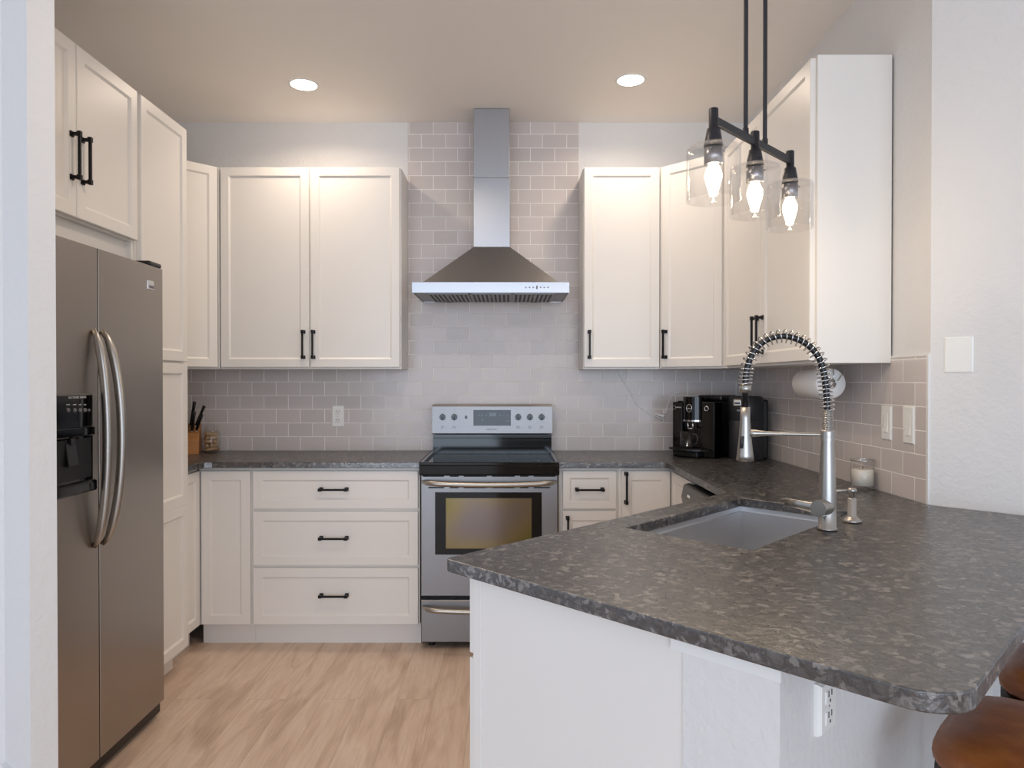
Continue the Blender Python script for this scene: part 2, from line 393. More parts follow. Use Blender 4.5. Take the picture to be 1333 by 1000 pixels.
# left diagonal corner
xl = xp(286); LD2 = .27 / S
fl = FR(xl - .27 - .001, DU - .27, PI / 4)
e = empty('corner_cabinet', fl, 'white diagonal corner upper cabinet between the pantry and the two-door upper cabinet', 'cabinet')
b = B(); b.prism([(xl - .002 - .014, DU + .022), (xl - .27 - .018, DU - .27 + .012), (-2.168, DU - .27 + .012), (-2.168, D - .002), (xl - .016, D - .002)], 'z', ZB - .006, TOP + .001)
b.build('cabinet_body', CB, e); b = B(); b.cyl((xl - .0080, DU + .0135, ZB - .004), (xl - .0080, DU + .0135, TOP - .001), .006, seg=12); b.build('corner_stile', CB, e); front(fl, .006, LD2 - .008, ZB + .004, TOP - .003, 0, e)
# right wall two-door
YE = 2.572; YS = DU - (XU - xp(859.5)) + .008
fr_ = FR(XU, YS, -PI / 2); LR = YS - YE
e = empty('upper_cabinet', fr_, 'white two-door upper cabinet on the right wall with a plain end panel', 'cabinet')
b = B(fr_); b.box(.0, LR, .021, XR - XU - .001, ZB - .006, TOP + .001); b.build('cabinet_body', CB, e)
b = B(fr_); b.box(LR, LR + .004, .021, .047, ZB - .006, TOP + .003); b.box(LR - .02, LR + .0035, .0205, XR - XU - .001, ZB - .006, TOP + .003); b.build('end_panel', CB, e)
ysp = YS - 3.085
for (a, c, hx) in ((.03, ysp - .002, ysp - .030), (ysp + .002, LR - .012, ysp + .028)):
    d = front(fr_, a, c, ZB + .004, TOP - .003, 0, e); pull(fr_, hx, hz - .0, .17, True, 0, d)

# fridge-side cabinets (front faces +X)
fp = FR(XP, 0, PI / 2)   # local x = world Y, local y = -world X
zf0 = 1.955
e = empty('upper_cabinet', FR(XP, 2.5, PI / 2, zf0), 'white two-door cabinet above the stainless refrigerator', 'cabinet')
b = B(fp); b.box(2.105, 2.882, .021, .62, zf0 - .006, TOP + .001); b.box(2.862, 2.882, .021, .10, 1.845, zf0 - .006); b.box(2.105, 2.862, .045, .065, 1.845, zf0 - .006); b.build('cabinet_body', CB, e)
for a, c, hx in ((2.110, 2.470, 2.470 - .030), (2.474, 2.878, 2.474 + .028)):
    d = front(fp, a, c, zf0, TOP - .003, 0, e); pull(fp, hx, 2.165, .17, True, 0, d)
e = empty('pantry_cabinet', FR(XP, 3.1, PI / 2), 'tall white two-door pantry cabinet beside the refrigerator', 'cabinet')
b = B(fp); b.box(2.885, 3.325, .021, .62, .105, TOP + .001); b.box(2.885, 3.325, .08, .62, 0, .105); b.build('cabinet_body', CB, e)
front(fp, 2.905, 3.318, 1.468, TOP - .003, 0, e, 'door'); front(fp, 2.905, 3.318, .112, 1.458, 0, e, 'door', mid=.79)

# base cabinets, back left
yb = 3.587; fb = FR(0, yb, 0); xq = lambda x: (x - 661.08) / F * yb
zt = .110; BH = ZC - .031
e = empty('drawer_cabinet', FR(-.9, yb, 0), 'white three-drawer base cabinet left of the range', 'cabinet')
xL = xq(326.3)
b = B(fb); b.box(xL, -.4565, .021, .585, zt, BH); b.box(xL, -.4565, .062, .585, 0, zt); b.build('cabinet_body', CB, e)
for z0, z1, hz_ in ((.7160, .9120, .818), (.4230, .7020, .5665), (.1160, .4090, .270)):
    d = front(fb, xq(328.5), xq(544), z0, z1, 0, e, 'drawer'); pull(fb, xq(434.5), hz_, .15, False, 0, d)
e = empty('base_cabinet', FR(-1.45, yb, 0), 'narrow white handleless base cabinet left of the three drawers', 'cabinet')
b = B(fb); b.box(-1.60, xL - .001, .021, .585, zt, BH); b.box(-1.60, xL - .001, .062, .585, 0, zt); b.build('cabinet_body', CB, e)
front(fb, xq(260.8), xq(325), .116, .912, 0, e)
XQ = xq(260.5) - .002; fq = FR(XQ, 0, PI / 2)
e = empty('base_cabinet', FR(XQ, 3.45, PI / 2), 'sliver of white base cabinet tucked between the pantry and the corner', 'cabinet')
b = B(fq); b.box(3.33, 3.607, .021, .58, zt, BH); b.box(3.33, 3.607, .066, .58, 0, zt); b.build('cabinet_body', CB, e)
front(fq, 3.333, 3.583, .116, .912, 0, e)
# base right of range
e = empty('base_cabinet', FR(.42, yb, 0), 'white base cabinet with one drawer over a door right of the range', 'cabinet')
xm = xq(805.8)
b = B(fb); b.box(.2635, xm, .021, .585, zt, BH); b.box(.2635, xm, .062, .585, 0, zt); b.build('cabinet_body', CB, e)
d = front(fb, xq(732.7), xq(802.7), .7160, .912, 0, e, 'drawer', fw=.036); pull(fb, xq(767.5), .8175, .15, False, 0, d)
d = front(fb, xq(732.7), xq(802.7), .116, .704, 0, e, 'door'); pull(fb, xq(739), .60, .16, True, 0, d)
e = empty('base_cabinet', FR(.72, yb, 0), 'white corner base cabinet with a long vertical black pull', 'cabinet')
XD = .842
b = B(fb); b.box(xm + .001, XR - .01, .021, .585, zt, BH); b.box(xm + .001, XD + .06, .062, .585, 0, zt)
b.box(XD + .021, XR - .01, -.30, .021, zt, BH); b.build('cabinet_body', CB, e)
d = front(fb, xq(809.5), XD - .003, .116, .912, 0, e); pull(fb, xq(815), .845 - .02, .165, True, 0, d)
fk = FR(XD, yb, -PI / 2)     # right run, local x = distance toward the camera
front(fk, .004, .392, .116, .912, 0, e)
# dishwasher, door a little open
DW0, DW1 = .402, .955
e = empty('dishwasher', FR(XD, yb - .6, -PI / 2), 'grey stainless dishwasher with its door ajar under the right counter', 'dishwasher')
b = B(fk); b.box(DW0, DW1, .03, .56, .09, BH - .004); b.box(DW0 + .01, DW1 - .01, .05, .5, .0, .09); b.build('body', M['blackplastic'], e)
tilt = fk @ Matrix.Translation((0, .02, .11)) @ Matrix.Rotation(math.radians(2.5), 4, 'X')
b = B(tilt); Z = .80
b.prism([(.0, 0), (-.03, 0), (-.030, Z - .15), (-.030, Z - .10), (-.036, Z - .060), (-.022, Z - .006), (.0, Z)], 'x', DW0 + .003, DW1 - .003)
d = b.build('door', M['dwsteel'], e)
b = B(tilt); b.prism([(.0, .02), (.03, .02), (.03, Z - .01), (.0, Z)], 'x', DW0 + .008, DW1 - .008); b.build('door_liner', M['blackplastic'], d)
b = B(tilt); b.prism([(-.0345, Z - .045), (-.0325, Z - .049), (-.030, Z - .040), (-.0315, Z - .036)], 'x', DW0 + .10, DW0 + .14); b.build('badge', M['plate'], d)

# peninsula: frame with a along E1 (x) and b along E2 (y)
fe = FR(T.x, T.y, -PI / 4)
def onpen(x, y, bb):   # pixel to peninsula frame on plane b = bb
    p = hit(x, y, (T.x + E2.x * bb, T.y + E2.y * bb, 0), (E2.x, E2.y, 0)); return (Vector((p.x, p.y)) - T).dot(E1), p.z
PBB = .03
a0 = onpen(616, 800, PBB)[0]; a1 = onpen(888.5, 900, PBB)[0]; a2 = onpen(1015.5, 930, PBB)[0]; ad0 = onpen(610.3, 800, PBB)[0]
e = empty('sink_base_cabinet', fe @ Matrix.Translation((.3, .6, 0)), 'white sink base cabinet at the end of the peninsula with a plain end panel', 'cabinet')
b = B(fe)
b.box(a0 + .0, a0 + .019, PBB + .02, 1.30, zt, BH - .0); b.box(a1 - .02, a1 - .002, PBB + .02, 1.30, zt, BH)
b.box(a0, a1 - .002, 1.30, 1.318, zt, BH); b.box(a0 + .02, a1 - .02, PBB + .03, 1.30, zt, zt + .018); b.box(a0 + .07, a1 - .002, PBB + .03, 1.31, 0, zt - .0005)
b.build('cabinet_body', CB, e)
b = B(fe); b.box(a0 - .0, a0 + .026, PBB - .0, PBB + .02, 0, BH - .0003, .001); b.box(a0 + .0265, a1, PBB + .0025, PBB + .02, 0, BH - .0003); b.build('end_panel', CB, e)
for (u0, u1) in ((PBB + .003, .55),):
    pass
fi = fe @ Matrix.Translation((a0, 0, 0)) @ Matrix.Rotation(-PI / 2, 4, 'Z')   # kitchen-side fronts: local x = -b, local y = +a
zs = onpen(612, 854, PBB)[1]
for (u0, u1) in ((.036, .66), (.665, 1.29)):
    front(fi, -u1, -u0, zs + .006, BH - .003, -.0205, e, 'false_front')
    d = front(fi, -u1, -u0, .116, zs - .006, -.0205, e, 'door'); pull(fi, -u1 + .03 if u0 < .1 else -u0 - .03, .45, .16, True, -.0205, d)
# knee wall under the bar
b = B(fe); b.box(a1 + .001, a2, PBB - .001, PL + .0, 0, BH - .0005); struct('wall_peninsula', b, M['wall'])
b = B(fe)
zc_ = onpen(950, 868, PBB)[1]
b.box(a1 - .020, a2 + .004, PBB - .007, PBB - .0015, BH - .026, BH - .0006); struct('trim_2', b, M['trim'])

# ------------------------------------------------------------------ counters
def slab(name, outer, hole, label):
    bm = bmesh.new(); loops = [outer] + ([hole] if hole else [])
    edges = []
    for L in loops:
        v = [bm.verts.new((p[0], p[1], ZC)) for p in L]
        edges += [bm.edges.new((v[i], v[(i + 1) % len(v)])) for i in range(len(v))]
    bmesh.ops.triangle_fill(bm, edges=edges, use_beauty=True, use_dissolve=False)
    r = bmesh.ops.extrude_face_region(bm, geom=list(bm.faces))
    for v in r['geom']:
        if isinstance(v, bmesh.types.BMVert): v.co.z -= .0296
    bb = B(); bb.bm.free(); bb.bm = bm
    bmesh.ops.recalc_face_normals(bm, faces=list(bm.faces))
    sel = [ed for ed in bm.edges if ed.is_manifold and ed.calc_face_angle() > .5 and abs(ed.verts[0].co.z - ed.verts[1].co.z) < .001]
    bmesh.ops.bevel(bm, geom=sel, offset=.0028, segments=2, profile=.5, affect='EDGES')
    o = bb.build(name, M['granite'], None, label=label, cat='countertop', origin=(outer[0][0], outer[0][1], ZC - .0296)); return o
def arc(c, r, a_0, a_1, n): return [(c[0] + r * math.cos(a_0 + (a_1 - a_0) * i / n), c[1] + r * math.sin(a_0 + (a_1 - a_0) * i / n)) for i in range(n + 1)]
def pe(a, bb): p = T + E1 * a + E2 * bb; return (p.x, p.y)
# pen corner N rounded
rn = .075; cN = Vector(pe(PW - rn, rn)); nN = arc(cN, rn, -PI * 3 / 4, -PI / 4, 10)
rt = .016; cT = Vector(pe(rt, rt)); nT = arc(cT, rt, -PI * 5 / 4, -PI * 3 / 4, 5)
outer = [(.2625, DF), (XC - .03, DF)] + arc((XC - .03, DF - .03), .03, PI / 2, 0, 4)[1:] + [pe(0, PB)] + nT + nN + [pe(PW, PL - .001), (XR - .0015, Y45 + .001), (XR - .0015, D - .001), (.2625, D - .001)]
rs = .012
hole = [pe(.097, .585), pe(.473, .585), pe(.473, 1.292), pe(.097, 1.292)]
slab('countertop', outer, hole, 'dark leathered granite countertop wrapping the right corner and the sink peninsula')
slab('countertop', [(-.4545, DF), (-.4545, D - .001), (-2.168, D - .001), (-2.168, 3.33), (XQ + .022, 3.33), (XQ + .022, DF - .05), (XQ + .038, DF - .015), (XQ + .072, DF)], None, 'dark granite countertop left of the range with the knife block on it')

# sink
e = empty('kitchen_sink', fe @ Matrix.Translation((.285, .94, .70)), 'stainless undermount sink set in the granite peninsula', 'sink')
b = B(fe); s0, s1, t0, t1 = .090, .480, .578, 1.299; zr = ZC - .0325; zb_ = ZC - .23; th = .0015
def basin(b, x0, x1, y0, y1, z1, z0, ledge=.012):
    P = lambda i, z: [(x0 + i, y0 + i, z), (x1 - i, y0 + i, z), (x1 - i, y1 - i, z), (x0 + i, y1 - i, z)]
    L = [P(-.012, z1), P(0, z1), P(0, z1 - .014), P(ledge, z1 - .0145), P(ledge, z0 + .02), P(ledge + .02, z0)]
    v = sum(L, []); f = [(i * 4 + k, i * 4 + (k + 1) % 4, (i + 1) * 4 + (k + 1) % 4, (i + 1) * 4 + k) for i in range(len(L) - 1) for k in range(4)]
    q = 4 * (len(L) - 1); f.append((q, q + 1, q + 2, q + 3)); b._add(v, f)
basin(b, s0, s1, t0, t1, zr - .0005, zb_)
o = b.build('basin', M['sink'], e); md = o.modifiers.new('thick', 'SOLIDIFY'); md.thickness = .0015; md.offset = 1
b = B(fe); b.lathe([(0, zb_ + .002), (.018, zb_ + .001), (.038, zb_ + .004), (.042, zb_ + .0015), (.042, zb_ + .0005)], .29, 1.1, 24); b.build('drain', M['chrome'], e)

# ------------------------------------------------------------------ faucet
P0 = atZ(1077, 690, ZC); Hh = Vector((.679, 1.99, 0)); dr = Vector((Hh.x - P0.x, Hh.y - P0.y, 0)).normalized(); nf = Vector((-dr.y, dr.x, 0))
def fz(x, y): return hit(x, y, P0, nf)
e = empty('kitchen_faucet', Matrix.Translation(P0), 'tall brushed nickel spring-neck faucet arching over the sink', 'faucet')
b = B(); m0 = Matrix.Translation((P0.x, P0.y, 0)); zz = lambda y: fz(1077, y).z
b.lathe([(.0, ZC + .001), (.026, ZC + .001), (.0262, ZC + .006), (.0235, ZC + .008), (.0235, zz(655)), (.0225, zz(640)), (.0195, zz(600)), (.0165, zz(572)), (.0162, zz(563))], mtx=m0, seg=36)
b.build('body', M['nickel'], e)
b = B(); b.lathe([(.0185, zz(575)), (.0185, zz(561)), (.0172, zz(560)), (.0, zz(560))], mtx=m0, seg=32)
pr = [(.0135, zz(561))]; z = zz(561)
while z < zz(534): pr += [(.0148, z + .0012), (.0148, z + .0032), (.0128, z + .0040), (.0128, z + .0048)]; z += .0050
b.lathe(pr, mtx=m0, seg=28); b.build('collar', M['nickel'], e)
# hose path
px_ = [(1077, 565), (1077, 534), (1076, 517), (1074.5, 500), (1072, 484), (1067, 468), (1058, 455), (1046, 445.5), (1033, 440), (1019, 437.5), (1006, 439.5), (994, 445), (984, 454), (977, 466), (973, 478), (970.8, 490), (970, 503)]
ctrl = [fz(*p) for p in px_]
def smooth_path(c, n=10):
    out = []
    for i in range(len(c) - 1):
        p0, p1, p2, p3 = c[max(i - 1, 0)], c[i], c[i + 1], c[min(i + 2, len(c) - 1)]
        for k in range(n):
            t = k / n; out.append(.5 * ((2 * p1) + (p2 - p0) * t + (2 * p0 - 5 * p1 + 4 * p2 - p3) * t * t + (-p0 + 3 * p1 - 3 * p2 + p3) * t ** 3))
    return out + [c[-1]]
path = smooth_path(ctrl, 12)
hb = B(); hb.tube(path + [fz(970, 531)], .0088, 12); hb.build('hose', M['blackplastic'], e)
# spring
cum = [0]
for i in range(1, len(path)): cum.append(cum[-1] + (path[i] - path[i - 1]).length)
def at_len(s):
    s = max(0, min(s, cum[-1] - 1e-6)); i = 0
    while cum[i + 1] < s: i += 1
    t = (s - cum[i]) / (cum[i + 1] - cum[i]); return path[i].lerp(path[i + 1], t), (path[i + 1] - path[i]).normalized()
sp = []; s_ = (path[12] - path[0]).length; ang = 0; tot = cum[-1]
while s_ < tot:
    f_ = s_ / tot
    pitch = .0155 if .35 < f_ < .90 else (.0120 if f_ < .35 else .0105)
    p, t = at_len(s_); u = nf; w = t.cross(u).normalized(); sp.append(p + (u * math.cos(ang) + w * math.sin(ang)) * .0182); ang += 2 * PI / 14; s_ += pitch / 14
b = B(); b.tube(sp, .0019, 6); b.build('spring', M['chrome'], e)
hx = fz(970, 560); mh = Matrix.Translation((hx.x, hx.y, 0)); hz_ = lambda y: fz(970, y).z
b = B(); b.lathe([(0, hz_(500)), (.0150, hz_(500)), (.0150, hz_(503)), (.0165, hz_(504.5)), (.0165, hz_(511)), (.0, hz_(511))], mtx=mh, seg=28); b.build('spring_cap', M['nickel'], e)
b = B(); b.lathe([(0, hz_(530)), (.0128, hz_(530)), (.0135, hz_(545)), (.0170, hz_(570)), (.0225, hz_(592)), (.0245, hz_(599)), (.0205, hz_(600)), (0, hz_(599))], mtx=mh, seg=32)
sprayer = b.build('spray_head', M['nickel'], e)
b = B(); q = fz(961, 575); bx = Vector((hx.x, hx.y, hz_(575))) ; side = Vector((-.75, -.66, 0)); b.tube([bx + side * .0185 + Vector((0, 0, -.018)), bx + side * .018 + Vector((0, 0, 0)), bx + side * .0165 + Vector((0, 0, .016))], .006, 8); b.build('spray_button', M['charcoal'], sprayer)
b = B(); A_ = fz(1073, 566); Bp = fz(974, 564); n_ = 12; pts = [A_.lerp(Bp, i / n_) for i in range(n_ + 1)]
b.tube(pts, [.0052] * 8 + [.0055, .0065, .0085, .0105, .0120], 14); b.lathe([(.0185, A_.z - .008), (.0188, A_.z), (.0185, A_.z + .010)], mtx=m0, seg=28)
b.build('support_arm', M['nickel'], e)
# lever
ca = Vector((P0.x, P0.y, zz(660))); ldir = Vector((-.78, -.62, 0)).normalized()
b = B(); b.cyl(ca, ca + ldir * .038, .0232, .0232, 32); b.build('valve_housing', M['nickel'], e)
b = B(); b.cyl(ca + ldir * .0390, ca + ldir * .052, .0236, .0225, 32)
c2 = ca + ldir * .046; lx = Vector((-.66, .74, .07)).normalized()
b.tube([c2, c2 + lx * .030, c2 + lx * .060, c2 + lx * .098], [.0165, .0135, .0125, .0120], 14, flat=(1, .34), up=(0, 0, 1)); b.build('lever', M['nickel'], e)

# soap dispenser
Q = atZ(1109, 680, ZC); mq = Matrix.Translation((Q.x, Q.y, ZC))
e = empty('soap_dispenser', Matrix.Translation(Q), 'small brushed nickel soap pump beside the faucet', 'soap dispenser')
b = B(); b.lathe([(0, .001), (.026, .001), (.027, .006), (.019, .013), (.0125, .020), (.0122, .070), (.009, .073), (0, .073)], mtx=mq, seg=28); b.build('base', M['nickel'], e)
b = B(); b.lathe([(0, .073), (.0075, .074), (.0072, .086), (.013, .089), (.0135, .097), (.010, .101), (0, .102)], mtx=mq, seg=24)
q0 = Q + Vector((0, 0, .0935)); b.tube([q0, q0 + Vector((-.035, .004, -.001)), q0 + Vector((-.062, .008, -.005))], [.0048, .0042, .0036], 10); b.build('pump_head', M['nickel'], e)

# ------------------------------------------------------------------ candle
Q = atZ(1128, 637, ZC); Q.x = min(Q.x, XR - .050); mq = Matrix.Translation((Q.x, Q.y, ZC))
e = empty('candle_jar', mq, 'white candle in a clear glass jar against the right wall tiles', 'candle')
b = B(); b.lathe([(0, .012), (.040, .012), (.0425, .016), (.0425, .113), (.0400, .113), (.0400, .016), (0, .015)], mtx=mq, seg=36)
b.lathe([(.036, .0005), (.040, .0005), (.041, .012), (.038, .012)], mtx=mq, seg=36); b.build('glass_jar', M['glass'], e)
b = B(); b.lathe([(.0418, .1105), (.0432, .111), (.0432, .1155), (.0412, .1155), (.0412, .111)], mtx=mq, seg=36); b.build('rim', M['chrome'], e)
b = B(); b.lathe([(0, .0165), (.0392, .0165), (.0394, .074), (.037, .078), (0, .076)], mtx=mq, seg=36); b.build('wax', M['wax'], e)
b = B(); b.cyl(Vector((Q.x, Q.y, ZC + .072)), Vector((Q.x + .002, Q.y, ZC + .090)), .0012); b.build('wick', M['slot'], e)

# ------------------------------------------------------------------ paper towel
YN, YF_ = 2.80, 3.04; XT = 1.300; ZT = 1.3655
b = B(); m = Matrix.Translation((XT, YN, ZT)) @ Matrix.Rotation(-PI / 2, 4, 'X'); L = YF_ - YN; R_ = .060
b.lathe([(.021, 0), (R_ - .002, 0), (R_, .003), (R_, L - .003), (R_ - .002, L), (.021, L), (.021, 0)], mtx=m, seg=48)
e = b.build('paper_towel_roll', M['paper'], None, label='white paper towel roll hung under the right wall cabinet', cat='paper towel', origin=(XT, YN, ZT))
b = B(); b.lathe([(.0205, .001), (.0205, L - .001), (.0190, L - .001), (.0190, .001), (.0205, .001)], mtx=m, seg=30); b.build('cardboard_core', M['card'], e)
b = B(); zt_ = ZB - .0068
b.tube([(XT, YN - .012, ZT), (XT, YF_ + .012, ZT)], .0045, 10)
b.tube([(XT, YN - .012, ZT), (XT + .004, YN - .014, ZT + .03), (XT + .004, YN - .010, zt_ - .004), (XT + .004, YN + .03, zt_ - .003)], .0022, 8)
b.tube([(XT, YN - .013, ZT), (XT + .022, YN - .014, ZT + .012), (XT + .038, YN - .012, ZT + .035), (XT + .045, YN - .012, zt_ - .018)], .0022, 8)
b.tube([(XT, YF_ + .012, ZT), (XT, YF_ + .012, zt_ - .004), (XT, YF_ - .02, zt_ - .003)], .0022, 8)
b.tube([(XT - .055, YN - .002, zt_ - .022), (XT - .06, YN, zt_ - .003), (XT - .05, YN + .01, zt_ - .002)], .0018, 6)
b.lathe([(0, -.013), (.0145, -.013), (.016, -.009), (.0145, -.003), (0, -.002)], mtx=m, seg=24)
b.build('towel_holder', M['chrome'], None, label='chrome wire holder carrying the paper towel roll', cat='holder', origin=(XT, YN, ZT))

# ------------------------------------------------------------------ outlets & switches. frame: x along wall, z up, front at y=0 towards viewer
def plate(fr, w, h, label, cat, kind, th=.006):
    e = empty(cat.replace(' ', '_'), fr, label, cat)
    b = B(fr); b.rings(-w / 2, w / 2, -h / 2, h / 2, [(0, -th * .4), (.004, -th)], 0); b.build('cover_plate', M['plate'], e)
    if kind == 'outlet':
        for s in (-1, 1):
            b = B(fr); b.rings(-w * .24, w * .24, s * h * .2 - h * .125, s * h * .2 + h * .125, [(0, -th - .0005), (.002, -th - .002)], -th + .001); r_ = b.build('receptacle', M['plate'], e)
            b = B(fr); yy = -th - .0026
            b.box(-w * .115, -w * .075, yy, yy + .001, s * h * .2 + .000, s * h * .2 + .010); b.box(w * .075, w * .115, yy, yy + .001, s * h * .2 + .000, s * h * .2 + .010)
            b.box(-.002, .002, yy, yy + .001, s * h * .2 - .010, s * h * .2 - .005); b.build('slots', M['slot'], r_)
        b = B(fr); b.cyl((0, -th, 0), (0, -th - .001, 0), .002, seg=10); b.build('screw', M['chrome'], e)
    if kind in ('rocker', 'dimmer'):
        b = B(fr); b.prism([(-th + .001, -h * .27), (-th - .004, -h * .27), (-th - .0008, 0), (-th - .0015, h * .27), (-th + .001, h * .27)], 'x', -w * .2, w * .2); r_ = b.build('rocker', M['plate'], e)
        if kind == 'dimmer':
            b = B(fr)
            for k in range(7): b.box(-w * .30, -w * .26, -th - .0006, -th + .0005, -h * .18 + k * h * .06, -h * .18 + k * h * .06 + .003)
            b.build('indicator_dots', M['ink'], e)
    if kind in ('blank', 'rocker', 'dimmer'):
        b = B(fr)
        b.bm.free()
        for s in (-1, 1):
            b = B(fr); b.cyl((0, -th + .0002, s * h * .38), (0, -th - .0006, s * h * .38), .002, seg=10); b.build('screw', M['plate'], e)
    return e
p = atY(440, 542, D); plate(FR(p.x, D, 0, p.z), .072, .128, 'white double outlet on the back wall tiles left of the range', 'wall outlet', 'outlet')
p = atX(1155, 550.5, XR); plate(FR(XR, p.y, -PI / 2, p.z), .066, .128, 'white dimmer switch on the right tiles, farther of the two', 'light switch', 'dimmer')
p = atX(1184, 553.5, XR); plate(FR(XR, p.y, -PI / 2, p.z), .066, .132, 'white rocker switch on the right tiles, nearest the corner', 'light switch', 'rocker')
p = atX(993.5, 536.5, XR); plate(FR(XR, p.y, -PI / 2, p.z), .066, .128, 'white outlet on the right wall behind the coffee brewer', 'wall outlet', 'outlet')
p = hit(1248, 462, (A.x, A.y, 0), (S, S, 0)); plate(FR(p.x, p.y, -PI / 4, p.z), .083, .118, 'blank white cover plate on the plain wall right of the cabinets', 'cover plate', 'blank', .004)
# outlet below the bar on the knee wall (wall faces +E1): frame x along E2
q = T + E1 * a2; p = hit(1070, 916, (q.x, q.y, 0), (E1.x, E1.y, 0)); plate(FR(p.x, p.y, PI / 4, p.z), .070, .090, 'white double outlet on the knee wall under the bar overhang', 'wall outlet', 'outlet', .012)

# ------------------------------------------------------------------ range
yr = 3.55; fr0 = FR(0, yr, 0); RX0, RX1 = -.4475, .2585; xr_ = lambda x: (x - 661.08) / F * yr
zr_ = lambda y: atY(661, y, yr).z
e = empty('electric_range', FR((RX0 + RX1) / 2, yr, 0), 'stainless steel electric range with black glass cooktop', 'range')
b = B(fr0); b.box(RX0 + .002, RX1 - .002, .035, .60, .035, .925)
b.build('body', M['gloss'], e)
for x in (RX0 + .05, RX1 - .05):
    for y in (.08, .5): b = B(fr0); b.lathe([(0, .0), (.018, .0), (.018, .012), (.012, .016), (.012, .036)], mtx=Matrix.Translation((x, y, 0)), seg=16); b.build('foot', M['blackplastic'], e)
ztop = .956
b = B(fr0); zl = zr_(618)
b.prism([(-.018, zl + .004), (-.014, zl), (.05, zl), (.05, ztop - .01), (-.012, ztop - .004), (-.020, ztop - .012)], 'x', RX0 - .003, RX1 + .003)
b.box(RX0 - .003, RX1 + .003, .04, .56, .925, ztop - .006)
# raised lip all round
for x0, x1, y0, y1 in ((RX0 - .003, RX1 + .003, -.014, .012), (RX0 - .003, RX1 + .003, .532, .556), (RX0 - .003, RX0 + .018, .012, .532), (RX1 - .018, RX1 + .003, .012, .532)):
    b.box(x0, x1, y0, y1, ztop - .012, ztop + .006, .004)
ck = b.build('cooktop', M['gloss'], e)
for (cx, cy, r) in ((-.28, .15, .09), (.09, .15, .075), (-.28, .40, .075), (.09, .40, .09)):
    b = B(fr0); b.lathe([(r - .001, ztop - .0055), (r + .001, ztop - .0055)], mtx=Matrix.Translation((cx, cy, 0)), seg=40); b.build('burner_ring', M['ink'], ck)
# backguard
yg = .51; Yg = yr + yg
gx = lambda x: (x - 661.08) / F * Yg; gz = lambda y: atY(661, y, Yg).z
b = B(fr0); b.prism([(yg + .006, ztop - .004), (yg + .008, gz(566)), (.60, gz(566)), (.60, ztop - .004)], 'x', gx(563.5), gx(718)); b.box(gx(564), gx(717.5), yg - .002, yg + .02, gz(571.5), gz(569.5)); b.build('backguard_base', M['gloss'], e)
b = B(fr0); b.prism([(yg - .004, gz(565)), (yg - .006, gz(564)), (yg + .004, gz(529.5)), (yg + .010, gz(527)), (.60, gz(527)), (.60, gz(565))], 'x', gx(562.5), gx(719))
cp = b.build('control_panel', M['steel'], e)
slope = lambda z: yg - .006 + (z - gz(564)) / (gz(529.5) - gz(564)) * .010
b = B(fr0); b.prism([(slope(gz(554)) - .003, gz(554.2)), (slope(gz(534)) - .003, gz(533.8)), (slope(gz(534)) + .004, gz(533.8)), (slope(gz(554)) + .004, gz(554.2))], 'x', gx(616.3), gx(665)); dsp = b.build('display', M['gloss'], cp)
for (x, y) in ((622.5, 540.5), (627, 540.5), (632, 540.5), (650, 540.5), (654.5, 540.5), (659.5, 540.5), (659.5, 547.5), (627, 547)):
    b = B(fr0); b.box(gx(x), gx(x + 2.2), slope(gz(y)) - .0036, slope(gz(y)) - .001, gz(y + 1), gz(y - .6)); b.build('display_mark', M['screen'], dsp)
b = B(fr0); b.box(gx(637), gx(646), slope(gz(540)) - .0036, slope(gz(540)) - .001, gz(542.5), gz(537.5))
b.build('clock_digits', M['screen'], dsp)
for kx in (576, 591.3, 674.7, 689.8, 705.2):
    c = Vector((gx(kx), slope(gz(543.2)), gz(543.2)))
    b = B(fr0); b.cyl(c + Vector((0, .002, 0)), c + Vector((0, -.016, 0)), .0190, .0165, 24); b.box(c.x - .0042, c.x + .0042, c.y - .026, c.y - .014, c.z - .0165, c.z + .021, .002)
    k = b.build('knob', M['gloss'], cp)
    b = B(fr0); b.box(c.x - .001, c.x + .001, c.y - .0266, c.y - .0255, c.z + .004, c.z + .018); b.build('pointer', M['inkwhite'], k)
b = B(fr0); b.box(gx(605.2), gx(608.2), slope(gz(543)) - .003, slope(gz(543)) + .002, gz(545.3), gz(541.3)); b.build('oven_light_switch', M['gloss'], cp)
def text(body, size, fr, mat, parent, name, ext=.0004, align='CENTER'):
    cu = bpy.data.curves.new(name, 'FONT'); cu.body = body; cu.size = size; cu.extrude = ext; cu.align_x = align; cu.align_y = 'CENTER'
    o = bpy.data.objects.new(name, cu); C.objects.link(o)
    dg = bpy.context.evaluated_depsgraph_get(); me = bpy.data.meshes.new_from_object(o.evaluated_get(dg)); bpy.data.objects.remove(o)
    me.name = name; me.materials.clear(); me.materials.append(mat)
    Mx = fr @ Matrix.Rotation(PI / 2, 4, 'X'); pw = WM[parent.name] if parent else I4; me.transform(pw.inverted() @ Mx)
    q = bpy.data.objects.new(name, me); C.objects.link(q); q.parent = parent; WM[q.name] = pw.copy(); return q
text('FRIGIDAIRE', .0115, FR(gx(640), yr + slope(gz(559)) - .0006, 0, gz(559)), M['ink'], cp, 'lettering')
for x, s_t in ((576, 'LEFT\nREAR'), (591.3, 'LEFT\nFRONT'), (674.7, 'RIGHT\nFRONT'), (689.8, 'RIGHT\nREAR'), (705.2, 'WARM\nZONE')):
    text(s_t, .0075, FR(gx(x), yr + slope(gz(556.5)) - .0006, 0, gz(556.3)), M['ink'], cp, 'lettering')
